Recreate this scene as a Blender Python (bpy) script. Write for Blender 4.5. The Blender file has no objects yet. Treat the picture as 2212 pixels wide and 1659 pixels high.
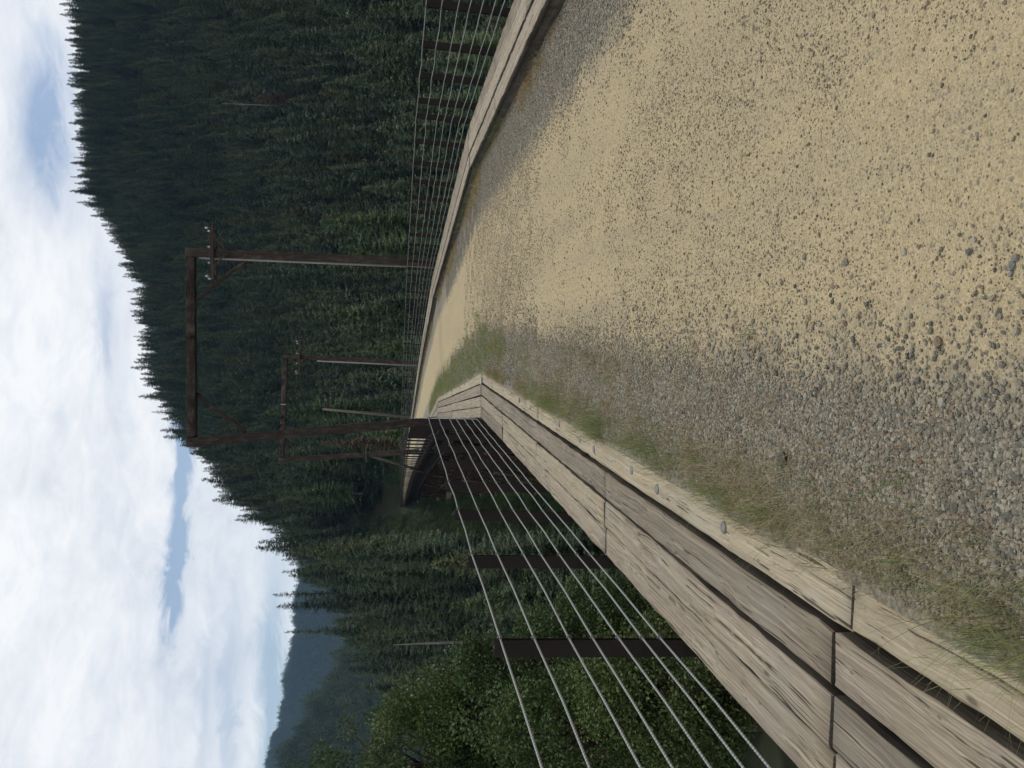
import bpy, math, random
import numpy as np
from mathutils import Vector, Matrix

random.seed(7)
RNG = np.random.default_rng(7)
SC = bpy.context.scene
COL = SC.collection
rad = math.radians

# ------------------------------------------------------------------ camera
F = 1912.0 / 2212.0                       # focal length over the long side
PITCH = math.atan2(246.0, 1912.0)
EYE = Vector((0, 0, 1.4))
FWD = Vector((0, math.cos(PITCH), -math.sin(PITCH)))
UPV = Vector((0, math.sin(PITCH), math.cos(PITCH)))
cam_d = bpy.data.cameras.new('camera')
cam_d.sensor_width = 36.0
cam_d.lens = F * 36.0
cam_d.clip_start = 0.05
cam_d.clip_end = 20000
cam = bpy.data.objects.new('camera', cam_d)
COL.objects.link(cam)
m = Matrix.Identity(4)                    # the phone was held on its side: world up is image left
for i, c in enumerate((-UPV, Vector((1, 0, 0)), -FWD, EYE)):
    for r in range(3):
        m[r][i] = c[r]
cam.matrix_world = m
SC.camera = cam


def at(u, v, D):
    """surveyed point: bearing (u, v on the upright 1659 x 2212 photo) at distance D ahead"""
    d = FWD + Vector((1, 0, 0)) * ((u - 829.5) / 1912.0) + UPV * ((1106 - v) / 1912.0)
    return EYE + d * (D / d.y)


# ------------------------------------------------------------------ mesh helpers
def fast_mesh(name, V, polys_list, mats, smooth=False, attrs=None, midx=None):
    """polys_list: list of int arrays (n,k)"""
    me = bpy.data.meshes.new(name)
    V = np.asarray(V, dtype=np.float32)
    me.vertices.add(len(V))
    me.vertices.foreach_set('co', V.ravel())
    nl = sum(p.shape[0] * p.shape[1] for p in polys_list)
    npoly = sum(p.shape[0] for p in polys_list)
    me.loops.add(nl)
    me.polygons.add(npoly)
    me.loops.foreach_set('vertex_index', np.concatenate([p.ravel() for p in polys_list]).astype(np.int32))
    tot = np.concatenate([np.full(p.shape[0], p.shape[1], np.int32) for p in polys_list])
    start = np.concatenate([[0], np.cumsum(tot)[:-1]]).astype(np.int32)
    me.polygons.foreach_set('loop_start', start)
    if midx is not None:
        me.polygons.foreach_set('material_index', np.asarray(midx, np.int32))
    if smooth:
        me.polygons.foreach_set('use_smooth', np.ones(npoly, bool))
    for mm in mats:
        me.materials.append(mm)
    for k, a in (attrs or {}).items():
        a = np.asarray(a, np.float32)
        if a.ndim == 1:
            at_ = me.attributes.new(k, 'FLOAT', 'POINT')
            at_.data.foreach_set('value', a)
        else:
            at_ = me.attributes.new(k, 'FLOAT_VECTOR', 'POINT')
            at_.data.foreach_set('vector', a.ravel())
    me.update(calc_edges=True)
    me.validate()
    return me


class MB:
    def __init__(self):
        self.V, self.F = [], []

    def poly(self, vs, fs):
        b = len(self.V)
        self.V += [tuple(v) for v in vs]
        self.F += [tuple(b + i for i in f) for f in fs]

    def bar(self, p0, p1, w, h, up=(0, 0, 1), jit=0.0):
        p0, p1 = Vector(p0), Vector(p1)
        d = (p1 - p0).normalized()
        s = d.cross(Vector(up))
        if s.length < 1e-4:
            s = d.cross(Vector((1, 0, 0)))
        s.normalize()
        t = s.cross(d).normalized()
        vs = []
        for p in (p0, p1):
            for a, b in ((-1, -1), (1, -1), (1, 1), (-1, 1)):
                vs.append(p + s * (a * w / 2) + t * (b * h / 2))
        self.poly(vs, [(3, 2, 1, 0), (4, 5, 6, 7), (0, 1, 5, 4), (1, 2, 6, 5), (2, 3, 7, 6), (3, 0, 4, 7)])

    def tube(self, pts, r, n=8, cap=True):
        pts = [Vector(p) for p in pts]
        rs = r if isinstance(r, (list, tuple)) else [r] * len(pts)
        rings = []
        ref = Vector((0.13, 0.21, 0.97))
        for i, p in enumerate(pts):
            a = pts[max(i - 1, 0)]
            b = pts[min(i + 1, len(pts) - 1)]
            d = (b - a).normalized()
            s = d.cross(ref)
            if s.length < 1e-3:
                s = d.cross(Vector((1, 0, 0)))
            s.normalize()
            t = s.cross(d)
            rings.append([p + (s * math.cos(2 * math.pi * k / n) + t * math.sin(2 * math.pi * k / n)) * rs[i] for k in range(n)])
        b = len(self.V)
        for rg in rings:
            self.V += [tuple(v) for v in rg]
        for i in range(len(pts) - 1):
            for k in range(n):
                k2 = (k + 1) % n
                self.F.append((b + i * n + k, b + i * n + k2, b + (i + 1) * n + k2, b + (i + 1) * n + k))
        if cap:
            self.F.append(tuple(b + k for k in range(n))[::-1])
            self.F.append(tuple(b + (len(pts) - 1) * n + k for k in range(n)))

    def mesh(self, name, mat, smooth=False):
        me = bpy.data.meshes.new(name)
        me.from_pydata(self.V, [], self.F)
        me.materials.append(mat)
        if smooth:
            for p in me.polygons:
                p.use_smooth = True
        me.update()
        return me

    def obj(self, name, mat, parent=None, smooth=False, loc=None):
        return link(name, self.mesh(name, mat, smooth), parent, loc)


def link(name, me, parent=None, loc=None):
    o = bpy.data.objects.new(name, me)
    COL.objects.link(o)
    if parent is not None:
        o.parent = parent
    if loc is not None:
        o.location = loc
    return o


def tag(o, label=None, cat=None, group=None, kind=None):
    if label:
        o['label'] = label
    if cat:
        o['category'] = cat
    if group:
        o['group'] = group
    if kind:
        o['kind'] = kind
    return o


def empty(name, loc=(0, 0, 0)):
    o = bpy.data.objects.new(name, None)
    o.empty_display_size = 0.2
    o.location = loc
    COL.objects.link(o)
    return o


# ------------------------------------------------------------------ material helpers
class NT:
    def __init__(self, name):
        self.m = bpy.data.materials.new(name)
        self.m.use_nodes = True
        self.t = self.m.node_tree
        self.t.nodes.clear()
        self.out = self.n('ShaderNodeOutputMaterial')

    def n(self, typ, **kw):
        nd = self.t.nodes.new(typ)
        for k, v in kw.items():
            setattr(nd, k, v)
        return nd

    def l(self, a, b):
        self.t.links.new(a, b)

    def set(self, sock, v):
        if isinstance(v, bpy.types.NodeSocket):
            self.l(v, sock)
        else:
            sock.default_value = v

    def math(self, op, a, b=0.0, c=0.0, clamp=False):
        nd = self.n('ShaderNodeMath', operation=op, use_clamp=clamp)
        for s, v in zip(nd.inputs, (a, b, c)):
            self.set(s, v)
        return nd.outputs[0]

    def mix(self, f, a, b, blend='MIX'):
        nd = self.n('ShaderNodeMix', data_type='RGBA', blend_type=blend)
        self.set(nd.inputs[0], f)
        self.set(nd.inputs[6], a if isinstance(a, bpy.types.NodeSocket) else (*a, 1))
        self.set(nd.inputs[7], b if isinstance(b, bpy.types.NodeSocket) else (*b, 1))
        return nd.outputs[2]

    def ramp(self, f, stops, interp='LINEAR'):
        nd = self.n('ShaderNodeValToRGB')
        nd.color_ramp.interpolation = interp
        e = nd.color_ramp.elements
        while len(e) < len(stops):
            e.new(0.5)
        for el, (p, c) in zip(e, stops):
            el.position = p
            el.color = (*c, 1) if not isinstance(c, (int, float)) else (c, c, c, 1)
        self.set(nd.inputs[0], f)
        return nd.outputs[0]

    def noise(self, vec, scale, detail=4, rough=0.55, dist=0.0):
        nd = self.n('ShaderNodeTexNoise')
        nd.inputs['Scale'].default_value = scale
        nd.inputs['Detail'].default_value = detail
        nd.inputs['Roughness'].default_value = rough
        nd.inputs['Distortion'].default_value = dist
        if vec is not None:
            self.l(vec, nd.inputs['Vector'])
        return nd.outputs[0]

    def voro(self, vec, scale, feature='F1', out='Distance', rnd=1.0):
        nd = self.n('ShaderNodeTexVoronoi', feature=feature)
        nd.inputs['Scale'].default_value = scale
        nd.inputs['Randomness'].default_value = rnd
        if vec is not None:
            self.l(vec, nd.inputs['Vector'])
        return nd.outputs[out]

    def vscale(self, vec, s, off=None):
        nd = self.n('ShaderNodeVectorMath', operation='MULTIPLY')
        self.l(vec, nd.inputs[0])
        nd.inputs[1].default_value = s
        r = nd.outputs[0]
        if off is not None:
            n2 = self.n('ShaderNodeVectorMath', operation='ADD')
            self.l(r, n2.inputs[0])
            self.l(off, n2.inputs[1])
            r = n2.outputs[0]
        return r

    def bsdf(self, col, rough=0.8, metal=0.0, spec=0.3, bump=None, bs=0.3, bd=0.01):
        b = self.n('ShaderNodeBsdfPrincipled')
        self.set(b.inputs['Base Color'], col if isinstance(col, bpy.types.NodeSocket) else (*col, 1))
        self.set(b.inputs['Roughness'], rough)
        self.set(b.inputs['Metallic'], metal)
        b.inputs['Specular IOR Level'].default_value = spec
        if bump is not None:
            bn = self.n('ShaderNodeBump')
            bn.inputs['Strength'].default_value = bs
            bn.inputs['Distance'].default_value = bd
            self.l(bump, bn.inputs['Height'])
            self.l(bn.outputs[0], b.inputs['Normal'])
        self.l(b.outputs[0], self.out.inputs[0])
        return b

    def objc(self):
        return self.n('ShaderNodeTexCoord').outputs['Object']

    def rand(self):
        return self.n('ShaderNodeObjectInfo').outputs['Random']


def wood_material(name, light, dark, grey, crack=0.5, knots=True, bs=0.6, tint=0.25):
    """long axis of the timber is the local x axis"""
    t = NT(name)
    oc, rn = t.objc(), t.rand()
    off = t.n('ShaderNodeCombineXYZ')
    t.l(t.math('MULTIPLY', rn, 37.0), off.inputs[0])
    t.l(t.math('MULTIPLY', rn, 91.0), off.inputs[1])
    t.l(t.math('MULTIPLY', rn, 53.0), off.inputs[2])
    v0 = t.vscale(oc, (1, 1, 1), off.outputs[0])
    # slow wander of the grain across the board
    wob = t.noise(t.vscale(v0, (1.3, 3, 3)), 1.0, 2)
    wv = t.n('ShaderNodeCombineXYZ')
    t.l(t.math('MULTIPLY', wob, 0.045), wv.inputs[1])
    t.l(t.math('MULTIPLY', wob, 0.045), wv.inputs[2])
    v1 = t.vscale(v0, (1, 1, 1), wv.outputs[0])
    g1 = t.noise(t.vscale(v1, (0.8, 42, 42)), 1.0, 5, 0.6)
    g2 = t.noise(t.vscale(v1, (0.45, 120, 120)), 1.0, 3, 0.6)
    g3 = t.noise(t.vscale(v1, (3.0, 330, 330)), 1.0, 2, 0.6)
    cr = t.noise(t.vscale(v1, (0.55, 85, 85)), 1.0, 2, 0.5)
    crm = t.noise(t.vscale(v0, (1.2, 5, 5)), 1.0, 3, 0.6)
    crk = t.ramp(t.math('ADD', cr, t.math('MULTIPLY', t.math('SUBTRACT', crm, 0.5), 0.22)), [(0.32, 1), (0.375, 0)])
    big = t.noise(v0, 2.2, 4, 0.6)
    blo = t.noise(t.vscale(v0, (2.5, 6, 6)), 1.0, 5, 0.7)
    col = t.mix(t.ramp(g1, [(0.3, 0), (0.7, 1)]), dark, light)
    col = t.mix(t.math('MULTIPLY', t.ramp(g2, [(0.38, 1), (0.54, 0)]), 0.85), col, dark)
    col = t.mix(t.math('MULTIPLY', t.ramp(g3, [(0.38, 1), (0.52, 0)]), 0.35), col, (dark[0] * 0.6, dark[1] * 0.6, dark[2] * 0.6))
    col = t.mix(t.math('MULTIPLY', t.ramp(blo, [(0.48, 0), (0.66, 1)]), 0.55), col, grey)
    hv = t.n('ShaderNodeHueSaturation')
    t.l(col, hv.inputs['Color'])
    t.l(t.math('ADD', t.math('MULTIPLY', rn, 2 * tint), 1.0 - tint), hv.inputs['Value'])
    t.l(t.math('ADD', t.math('MULTIPLY', big, 0.5), 0.75), hv.inputs['Saturation'])
    col = hv.outputs[0]
    col = t.mix(t.math('MULTIPLY', crk, crack), col, (0.035, 0.028, 0.02))
    if knots:
        kv = t.vscale(v0, (2.6, 8, 8))
        kd = t.voro(kv, 1.0)
        kn = t.ramp(kd, [(0.045, 1), (0.10, 0)])
        col = t.mix(t.math('MULTIPLY', kn, 0.75), col, (0.07, 0.045, 0.03))
        kd2 = t.voro(t.vscale(v0, (7, 17, 17)), 1.0)
        col = t.mix(t.math('MULTIPLY', t.ramp(kd2, [(0.06, 1), (0.11, 0)]), 0.6), col, (0.06, 0.045, 0.035))
    hgt = t.math('SUBTRACT', t.math('ADD', t.math('MULTIPLY', g1, 0.5), t.math('MULTIPLY', g2, 0.35)), t.math('MULTIPLY', crk, 0.6))
    t.bsdf(col, 0.85, 0, 0.2, hgt, bs, 0.012)
    return t.m


def simple(name, c1, c2, scale=6.0, rough=0.8, metal=0.0, spec=0.3, bs=0.2, stretch=(1, 1, 1), rv=0.0):
    t = NT(name)
    oc = t.vscale(t.objc(), stretch)
    n = t.noise(oc, scale, 6, 0.65)
    col = t.mix(t.ramp(n, [(0.32, 0), (0.68, 1)]), c1, c2)
    if rv:
        hv = t.n('ShaderNodeHueSaturation')
        t.l(col, hv.inputs['Color'])
        t.l(t.math('ADD', t.math('MULTIPLY', t.rand(), 2 * rv), 1.0 - rv), hv.inputs['Value'])
        col = hv.outputs[0]
    t.bsdf(col, rough, metal, spec, n, bs, 0.01)
    return t.m


def foliage_material(name, stops, trans=0.25, rough=0.6):
    t = NT(name)
    rn = t.rand()
    geo = t.n('ShaderNodeNewGeometry')
    per = t.ramp(rn, stops)
    isl = geo.outputs['Random Per Island']
    hv = t.n('ShaderNodeHueSaturation')
    t.l(per, hv.inputs['Color'])
    t.l(t.math('ADD', t.math('MULTIPLY', isl, 0.8), 0.6), hv.inputs['Value'])
    t.l(t.math('ADD', t.math('MULTIPLY', isl, 0.03), 0.485), hv.inputs['Hue'])
    col = hv.outputs[0]
    d = t.n('ShaderNodeBsdfPrincipled')
    t.l(col, d.inputs['Base Color'])
    d.inputs['Roughness'].default_value = rough
    d.inputs['Specular IOR Level'].default_value = 0.25
    tr = t.n('ShaderNodeBsdfTranslucent')
    t.l(col, tr.inputs[0])
    mx = t.n('ShaderNodeMixShader')
    mx.inputs[0].default_value = trans
    t.l(d.outputs[0], mx.inputs[1])
    t.l(tr.outputs[0], mx.inputs[2])
    t.l(mx.outputs[0], t.out.inputs[0])
    return t.m


M = {}
M['timber'] = wood_material('weathered_timber', (0.355, 0.305, 0.228), (0.155, 0.128, 0.095), (0.225, 0.206, 0.168), 0.9)
M['timber_yellow'] = wood_material('weathered_timber_yellow', (0.40, 0.345, 0.24), (0.225, 0.187, 0.13), (0.285, 0.262, 0.21), 0.9, tint=0.14)
M['timber_dark'] = wood_material('creosote_timber', (0.088, 0.066, 0.053), (0.026, 0.021, 0.018), (0.135, 0.12, 0.105), 0.7, knots=False)
M['timber_brown'] = wood_material('dark_brown_timber', (0.075, 0.062, 0.048), (0.035, 0.029, 0.023), (0.09, 0.078, 0.06), 0.6)
M['timber_grey'] = wood_material('grey_pole_timber', (0.15, 0.135, 0.105), (0.075, 0.066, 0.052), (0.12, 0.112, 0.095), 0.5, knots=False)
M['post'] = simple('rusty_post_steel', (0.010, 0.008, 0.007), (0.024, 0.016, 0.013), 9, 0.75, 0.0, 0.3, 0.3)
M['girder'] = simple('old_girder_steel', (0.010, 0.010, 0.010), (0.028, 0.023, 0.019), 1.2, 0.7, 0.0, 0.3, 0.2)
M['rust'] = simple('rusty_tower_steel', (0.020, 0.013, 0.011), (0.055, 0.022, 0.017), 0.8, 0.8, 0.0, 0.25, 0.2)
M['deckside'] = simple('dark_tie_wood', (0.02, 0.017, 0.014), (0.055, 0.045, 0.036), 3, 0.85, 0, 0.2, 0.4)
M['metal'] = simple('galvanised_metal', (0.36, 0.36, 0.35), (0.24, 0.245, 0.25), 30, 0.5, 0.4, 0.4, 0.1)
M['bolt'] = simple('dull_bolt_metal', (0.19, 0.185, 0.175), (0.11, 0.105, 0.10), 60, 0.6, 0.3, 0.4, 0.2)
M['insul'] = simple('white_porcelain', (0.36, 0.37, 0.36), (0.26, 0.27, 0.26), 8, 0.3, 0, 0.5, 0.0)
M['concrete'] = simple('old_concrete', (0.30, 0.26, 0.19), (0.18, 0.15, 0.11), 1.5, 0.9, 0, 0.2, 0.3)
M['bark'] = simple('conifer_bark', (0.05, 0.036, 0.027), (0.10, 0.078, 0.06), 3, 0.9, 0, 0.1, 0.3, (1, 1, 0.3))
M['snag'] = simple('bleached_snag', (0.17, 0.16, 0.14), (0.10, 0.09, 0.08), 3, 0.9, 0, 0.1, 0.3, (1, 1, 0.2))
M['needle'] = foliage_material('conifer_needles', [(0.0, (0.023, 0.045, 0.024)), (0.25, (0.038, 0.068, 0.029)), (0.5, (0.058, 0.090, 0.032)),
                                                  (0.75, (0.040, 0.072, 0.035)), (0.9, (0.088, 0.114, 0.036)), (1.0, (0.088, 0.090, 0.036))])
M['needle_bright'] = foliage_material('bright_conifer_needles', [(0.0, (0.065, 0.115, 0.032)), (1.0, (0.085, 0.13, 0.036))])
M['needle_red'] = foliage_material('rust_red_needles', [(0.0, (0.125, 0.048, 0.03)), (1.0, (0.15, 0.055, 0.032))])
M['needle_brown'] = foliage_material('brown_needles', [(0.0, (0.10, 0.06, 0.03)), (1.0, (0.13, 0.075, 0.035))])
M['leaf'] = foliage_material('broad_leaves', [(0.0, (0.046, 0.080, 0.024)), (0.5, (0.060, 0.095, 0.026)), (1.0, (0.076, 0.108, 0.028))], 0.3, 0.5)
M['shrub'] = foliage_material('shrub_leaves', [(0.0, (0.035, 0.064, 0.024)), (0.6, (0.055, 0.092, 0.028)), (1.0, (0.085, 0.115, 0.032))], 0.25)
M['grass'] = foliage_material('green_grass_blades', [(0.0, (0.11, 0.145, 0.042)), (0.6, (0.15, 0.18, 0.058)), (1.0, (0.21, 0.215, 0.085))], 0.3)
M['straw'] = foliage_material('dry_grass_blades', [(0.0, (0.24, 0.19, 0.10)), (0.5, (0.34, 0.285, 0.165)), (1.0, (0.19, 0.125, 0.065))], 0.25)
M['weed'] = foliage_material('russet_weed_blades', [(0.0, (0.20, 0.10, 0.045)), (1.0, (0.27, 0.155, 0.07))], 0.25)


# ------------------------------------------------------------------ line of the trestle
LY = np.array([-10, 2, 15, 31.5, 48, 64, 82, 103, 130, 165, 205, 250, 262.0])
LX = np.array([-2.19, -1.40, -0.55, -1.20, -3.05, -5.25, -7.75, -10.7, -14.8, -20.4, -27.0, -34.5, -36.5])
WIDE = 4.93
WL, WR = 0.76, 0.70                    # widths of the two timber kerbs
ZR = 0.20                              # top of the right kerb, the outer side of the curve
XL = lambda y: np.interp(y, LY, LX)
XRr = lambda y: np.interp(y, LY, LX) + WIDE
INL = lambda y: XL(y) + WL
INR = lambda y: XRr(y) - WR


# ------------------------------------------------------------------ terrain
TAZ = np.array([-180, -60, -40, -23, -16, -13, -10.6, -7.5, -4, 0, 6, 12, 23.4, 40, 60, 180.0])
TD = np.array([0, 10, 30, 60, 100, 130, 180, 250, 300, 360, 450, 520, 600, 750, 1000, 1500, 6000.0])
TZ = np.array([
    [-4, -4, -6, -8, -8, -5, 0, 5, 10, 20, 30, 40, 50, 60, 80, 80, 40],
    [-4, -5, -10, -18, -25, -30, -34, -38, -40, -44, -48, -50, -55, -60, -70, -80, -60],
    [-4, -5, -9, -18, -27, -31, -35, -38, -40, -44, -50, -52, -55, -60, -70, -80, -60],
    [-4, -5, -8, -18, -24, -27, -30, -31, -34, -40, -50, -55, -60, -62, -70, -80, -60],
    [-4, -5, -12, -20, -23, -21, -14, -5, -8, -16, -30, -42, -50, -60, -70, -80, -60],
    [-4, -5, -14, -22, -22, -19, -11, 3, 5, 0, -14, -25, -40, -55, -70, -80, -60],
    [-4, -5, -15, -24, -20, -16, -9, 7, 22, 20, 7, -10, -30, -50, -70, -80, -60],
    [-4, -5, -16, -25, -22, -16, -9, -0.6, 22, 50, 51, 25, 0, -30, -60, -80, -60],
    [-4, -5, -17, -29, -28, -24, -16, 3, 25, 54, 87, 93, 60, 10, -40, -80, -60],
    [-4, -5, -18, -32, -35, -33, -24, 1, 20, 52, 104, 122, 116, 60, 0, -60, -60],
    [-4, -5, -18, -32, -36, -35, -26, 2, 22, 54, 106, 132, 138, 100, 40, -40, -60],
    [-4, -5, -18, -32, -36, -36, -29, -3, 20, 50, 113, 158, 178, 150, 90, 0, -60],
    [-4, -5, -18, -32, -37, -38, -31, -8, 18, 48, 101, 145, 180, 196, 160, 80, -60],
    [-4, -5, -18, -30, -36, -36, -30, -8, 16, 44, 94, 132, 162, 185, 160, 120, -60],
    [-4, -5, -16, -26, -30, -30, -24, -4, 16, 44, 100, 140, 190, 240, 240, 150, -60],
    [-4, -4, -6, -8, -8, -5, 0, 5, 10, 20, 30, 40, 50, 60, 80, 80, 40]], float)


def ground(x, y):
    x, y = np.asarray(x, float), np.asarray(y, float)
    az = np.degrees(np.arctan2(x, y))
    D = np.hypot(x, y)
    ia = np.clip(np.searchsorted(TAZ, az, side='right') - 1, 0, len(TAZ) - 2)
    idd = np.clip(np.searchsorted(TD, D, side='right') - 1, 0, len(TD) - 2)
    fa = (az - TAZ[ia]) / (TAZ[ia + 1] - TAZ[ia])
    fd = np.clip((D - TD[idd]) / (TD[idd + 1] - TD[idd]), 0, 1)
    z = ((TZ[ia, idd] * (1 - fd) + TZ[ia, idd + 1] * fd) * (1 - fa) + (TZ[ia + 1, idd] * (1 - fd) + TZ[ia + 1, idd + 1] * fd) * fa)
    b = np.clip((D - 120) / 300, 0, 1)
    z = z + b * (3.0 * np.sin(x * 0.043 + 1.3) * np.cos(y * 0.037) + 1.6 * np.sin(x * 0.11 + y * 0.09))
    return z


def ground_mat():
    t = NT('forest_floor')
    oc = t.objc()
    n = t.noise(oc, 0.35, 8, 0.7)
    n2 = t.noise(oc, 0.06, 4, 0.6)
    col = t.mix(t.ramp(n, [(0.35, 0), (0.65, 1)]), (0.014, 0.019, 0.010), (0.034, 0.038, 0.019))
    col = t.mix(t.ramp(n2, [(0.52, 0), (0.66, 1)]), col, (0.040, 0.030, 0.020))
    t.bsdf(col, 0.95, 0, 0.1, n, 0.6, 0.4)
    return t.m


M['floor'] = ground_mat()
azs = np.concatenate([np.arange(-180, -40, 6), np.arange(-40, 40.1, 0.8), np.arange(46, 180, 6)])
ds = np.concatenate([[0.0, 4, 8], np.arange(12, 140, 4), np.arange(140, 700, 8), np.geomspace(710, 6000, 24)])
A, Dd = np.meshgrid(np.radians(azs), ds, indexing='ij')
gx, gy = np.sin(A) * Dd, np.cos(A) * Dd
gz = ground(gx, gy)
na, nd = A.shape
idx = np.arange(na * nd).reshape(na, nd)
nx = np.roll(idx, -1, axis=0)
quads = np.stack([idx[:, :-1], idx[:, 1:], nx[:, 1:], nx[:, :-1]], -1).reshape(-1, 4)
tag(link('terrain', fast_mesh('terrain', np.stack([gx, gy, gz], -1).reshape(-1, 3), [quads], [M['floor']], True)), kind='structure')


def hill(name, prof, depth, mat, seed):
    """a far ridge: profile points (x, y, crest height); falls away to both sides"""
    r = np.random.default_rng(seed)
    P = np.array(prof, float)
    n = 60
    s = np.linspace(0, len(P) - 1, n)
    cx, cy, cz = (np.interp(s, range(len(P)), P[:, k]) for k in range(3))
    cz = cz + 4 * np.sin(s * 5.1) + 3 * np.sin(s * 11.3 + 1)
    rows = []
    for f, zf in ((-1, -0.15), (-0.75, 0.2), (-0.5, 0.45), (-0.25, 0.72), (-0.08, 0.95), (0, 1), (0.2, 0.85), (0.6, 0.4), (1, -0.15)):
        d = np.hypot(cx, cy)
        k = 1 + f * depth / d
        rows.append(np.stack([cx * k, cy * k, np.where(zf > 0, zf * (cz + 80) - 80, -95 + 0 * cz)], -1))
    R = np.stack(rows, 0)
    idx = np.arange(R.shape[0] * n).reshape(R.shape[0], n)
    q = np.stack([idx[:-1, :-1], idx[:-1, 1:], idx[1:, 1:], idx[1:, :-1]], -1).reshape(-1, 4)
    o = link(name, fast_mesh(name, R.reshape(-1, 3), [q], [mat], True))
    tag(o, kind='structure')
    return R


mid_prof = [(at(u, v, D).x, D, at(u, v, D).z - 16) for u, v, D in ((-700, 380, 900), (-350, 470, 900), (-60, 575, 880), (60, 625, 850), (150, 680, 830), (240, 735, 800), (330, 800, 780), (480, 900, 760))]
far_prof = [(at(u, v, D).x, D, at(u, v, D).z - 14) for u, v, D in ((-900, 480, 2500), (-400, 520, 2500), (0, 572, 2500), (80, 600, 2500), (200, 622, 2450), (330, 640, 2400), (520, 660, 2400), (900, 700, 2400))]
MIDR = hill('mid_hill', mid_prof, 420, M['floor'], 3)
FARR = hill('far_hill', far_prof, 1100, M['floor'], 4)

# ------------------------------------------------------------------ trail surface
def trail_mat():
    t = NT('gravel_trail')
    oc = t.objc()
    a1 = t.n('ShaderNodeAttribute', attribute_name='lat').outputs['Fac']
    a2 = t.n('ShaderNodeAttribute', attribute_name='latr').outputs['Fac']
    a3 = t.n('ShaderNodeAttribute', attribute_name='along').outputs['Fac']
    n0 = t.noise(oc, 1.6, 5, 0.65)
    n1 = t.noise(oc, 7, 5, 0.7)
    wob = t.math('ADD', t.math('MULTIPLY', t.math('SUBTRACT', n0, 0.5), 0.9), t.math('MULTIPLY', t.math('SUBTRACT', n1, 0.5), 0.7))
    sm = lambda x, lo, hi: t.math('SMOOTH_MIN', 1.0, t.math('DIVIDE', t.math('SUBTRACT', x, lo), hi - lo, clamp=True), 0.05)
    far = t.math('DIVIDE', t.math('SUBTRACT', a3, 12.0), 20.0, clamp=True)
    lw = t.math('SUBTRACT', t.math('ADD', a1, wob), t.math('MULTIPLY', far, 0.15))
    left = t.math('DIVIDE', t.math('SUBTRACT', lw, 0.42), 0.40, clamp=True)
    right = t.math('DIVIDE', t.math('SUBTRACT', t.math('ADD', a2, t.math('MULTIPLY', wob, 0.6)), 0.62), 0.28, clamp=True)
    tan_f = t.math('MULTIPLY', left, right)
    # streaks of looser stone along the wheel tracks
    cv = t.n('ShaderNodeCombineXYZ')
    t.l(t.math('MULTIPLY', a1, 2.6), cv.inputs[0])
    t.l(t.math('MULTIPLY', a3, 0.22), cv.inputs[1])
    st = t.noise(cv.outputs[0], 1.0, 4, 0.65)
    patch = t.ramp(t.math('ADD', t.math('MULTIPLY', st, 0.7), t.math('MULTIPLY', n1, 0.3)), [(0.46, 0), (0.60, 1)])
    patch = t.math('MULTIPLY', patch, t.math('SUBTRACT', 1.0, t.math('MULTIPLY', far, 0.85)))
    # stones
    vd = t.n('ShaderNodeTexVoronoi')
    vd.inputs['Scale'].default_value = 42
    t.l(oc, vd.inputs['Vector'])
    vd2 = t.n('ShaderNodeTexVoronoi')
    vd2.inputs['Scale'].default_value = 95
    t.l(oc, vd2.inputs['Vector'])
    stone = t.ramp(vd.outputs['Color'], [(0.0, (0.11, 0.11, 0.095)), (0.3, (0.175, 0.168, 0.14)), (0.6, (0.235, 0.212, 0.168)), (0.85, (0.29, 0.265, 0.21)), (1.0, (0.16, 0.135, 0.105))])
    stone2 = t.ramp(vd2.outputs['Color'], [(0.0, (0.10, 0.10, 0.085)), (0.4, (0.19, 0.175, 0.14)), (0.8, (0.28, 0.25, 0.195)), (1.0, (0.20, 0.15, 0.105))])
    grav = t.mix(0.45, stone, stone2)
    grav = t.mix(t.math('MULTIPLY', t.ramp(vd.outputs['Distance'], [(0.4, 0), (0.75, 1)]), 0.55), grav, (0.06, 0.055, 0.045))
    fine = t.noise(oc, 240, 3, 0.7)
    dirt = t.mix(n1, (0.305, 0.247, 0.145), (0.385, 0.318, 0.196))
    dirt = t.mix(t.math('MULTIPLY', t.ramp(fine, [(0.3, 1), (0.55, 0)]), 0.35), dirt, (0.20, 0.16, 0.10))
    grit = t.n('ShaderNodeTexVoronoi')
    grit.inputs['Scale'].default_value = 230
    t.l(oc, grit.inputs['Vector'])
    gs3 = t.n('ShaderNodeSeparateColor')
    t.l(grit.outputs['Color'], gs3.inputs[0])
    lump = t.noise(oc, 34, 4, 0.7)
    hv = t.n('ShaderNodeHueSaturation')
    t.l(dirt, hv.inputs['Color'])
    t.l(t.math('ADD', t.math('ADD', 0.48, t.math('MULTIPLY', gs3.outputs[0], 0.48)), t.math('MULTIPLY', lump, 0.56)), hv.inputs['Value'])
    dirt = hv.outputs[0]
    # specks of small dark stone pressed into the dirt
    r1 = t.n('ShaderNodeSeparateColor')
    t.l(vd2.outputs['Color'], r1.inputs[0])
    spk = t.math('MULTIPLY', t.math('LESS_THAN', vd2.outputs['Distance'], 0.34), t.math('GREATER_THAN', r1.outputs[0], t.math('SUBTRACT', 0.72, t.math('MULTIPLY', patch, 0.30))))
    r2 = t.n('ShaderNodeSeparateColor')
    t.l(vd.outputs['Color'], r2.inputs[0])
    spk2 = t.math('MULTIPLY', t.math('LESS_THAN', vd.outputs['Distance'], 0.30), t.math('GREATER_THAN', r2.outputs[0], t.math('SUBTRACT', 0.86, t.math('MULTIPLY', patch, 0.25))))
    dirt = t.mix(t.math('MULTIPLY', t.math('MAXIMUM', spk, spk2), 0.85), dirt, t.mix(0.5, stone2, (0.10, 0.09, 0.07)))
    dirt = t.mix(t.math('MULTIPLY', patch, 0.22), dirt, grav)
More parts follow.
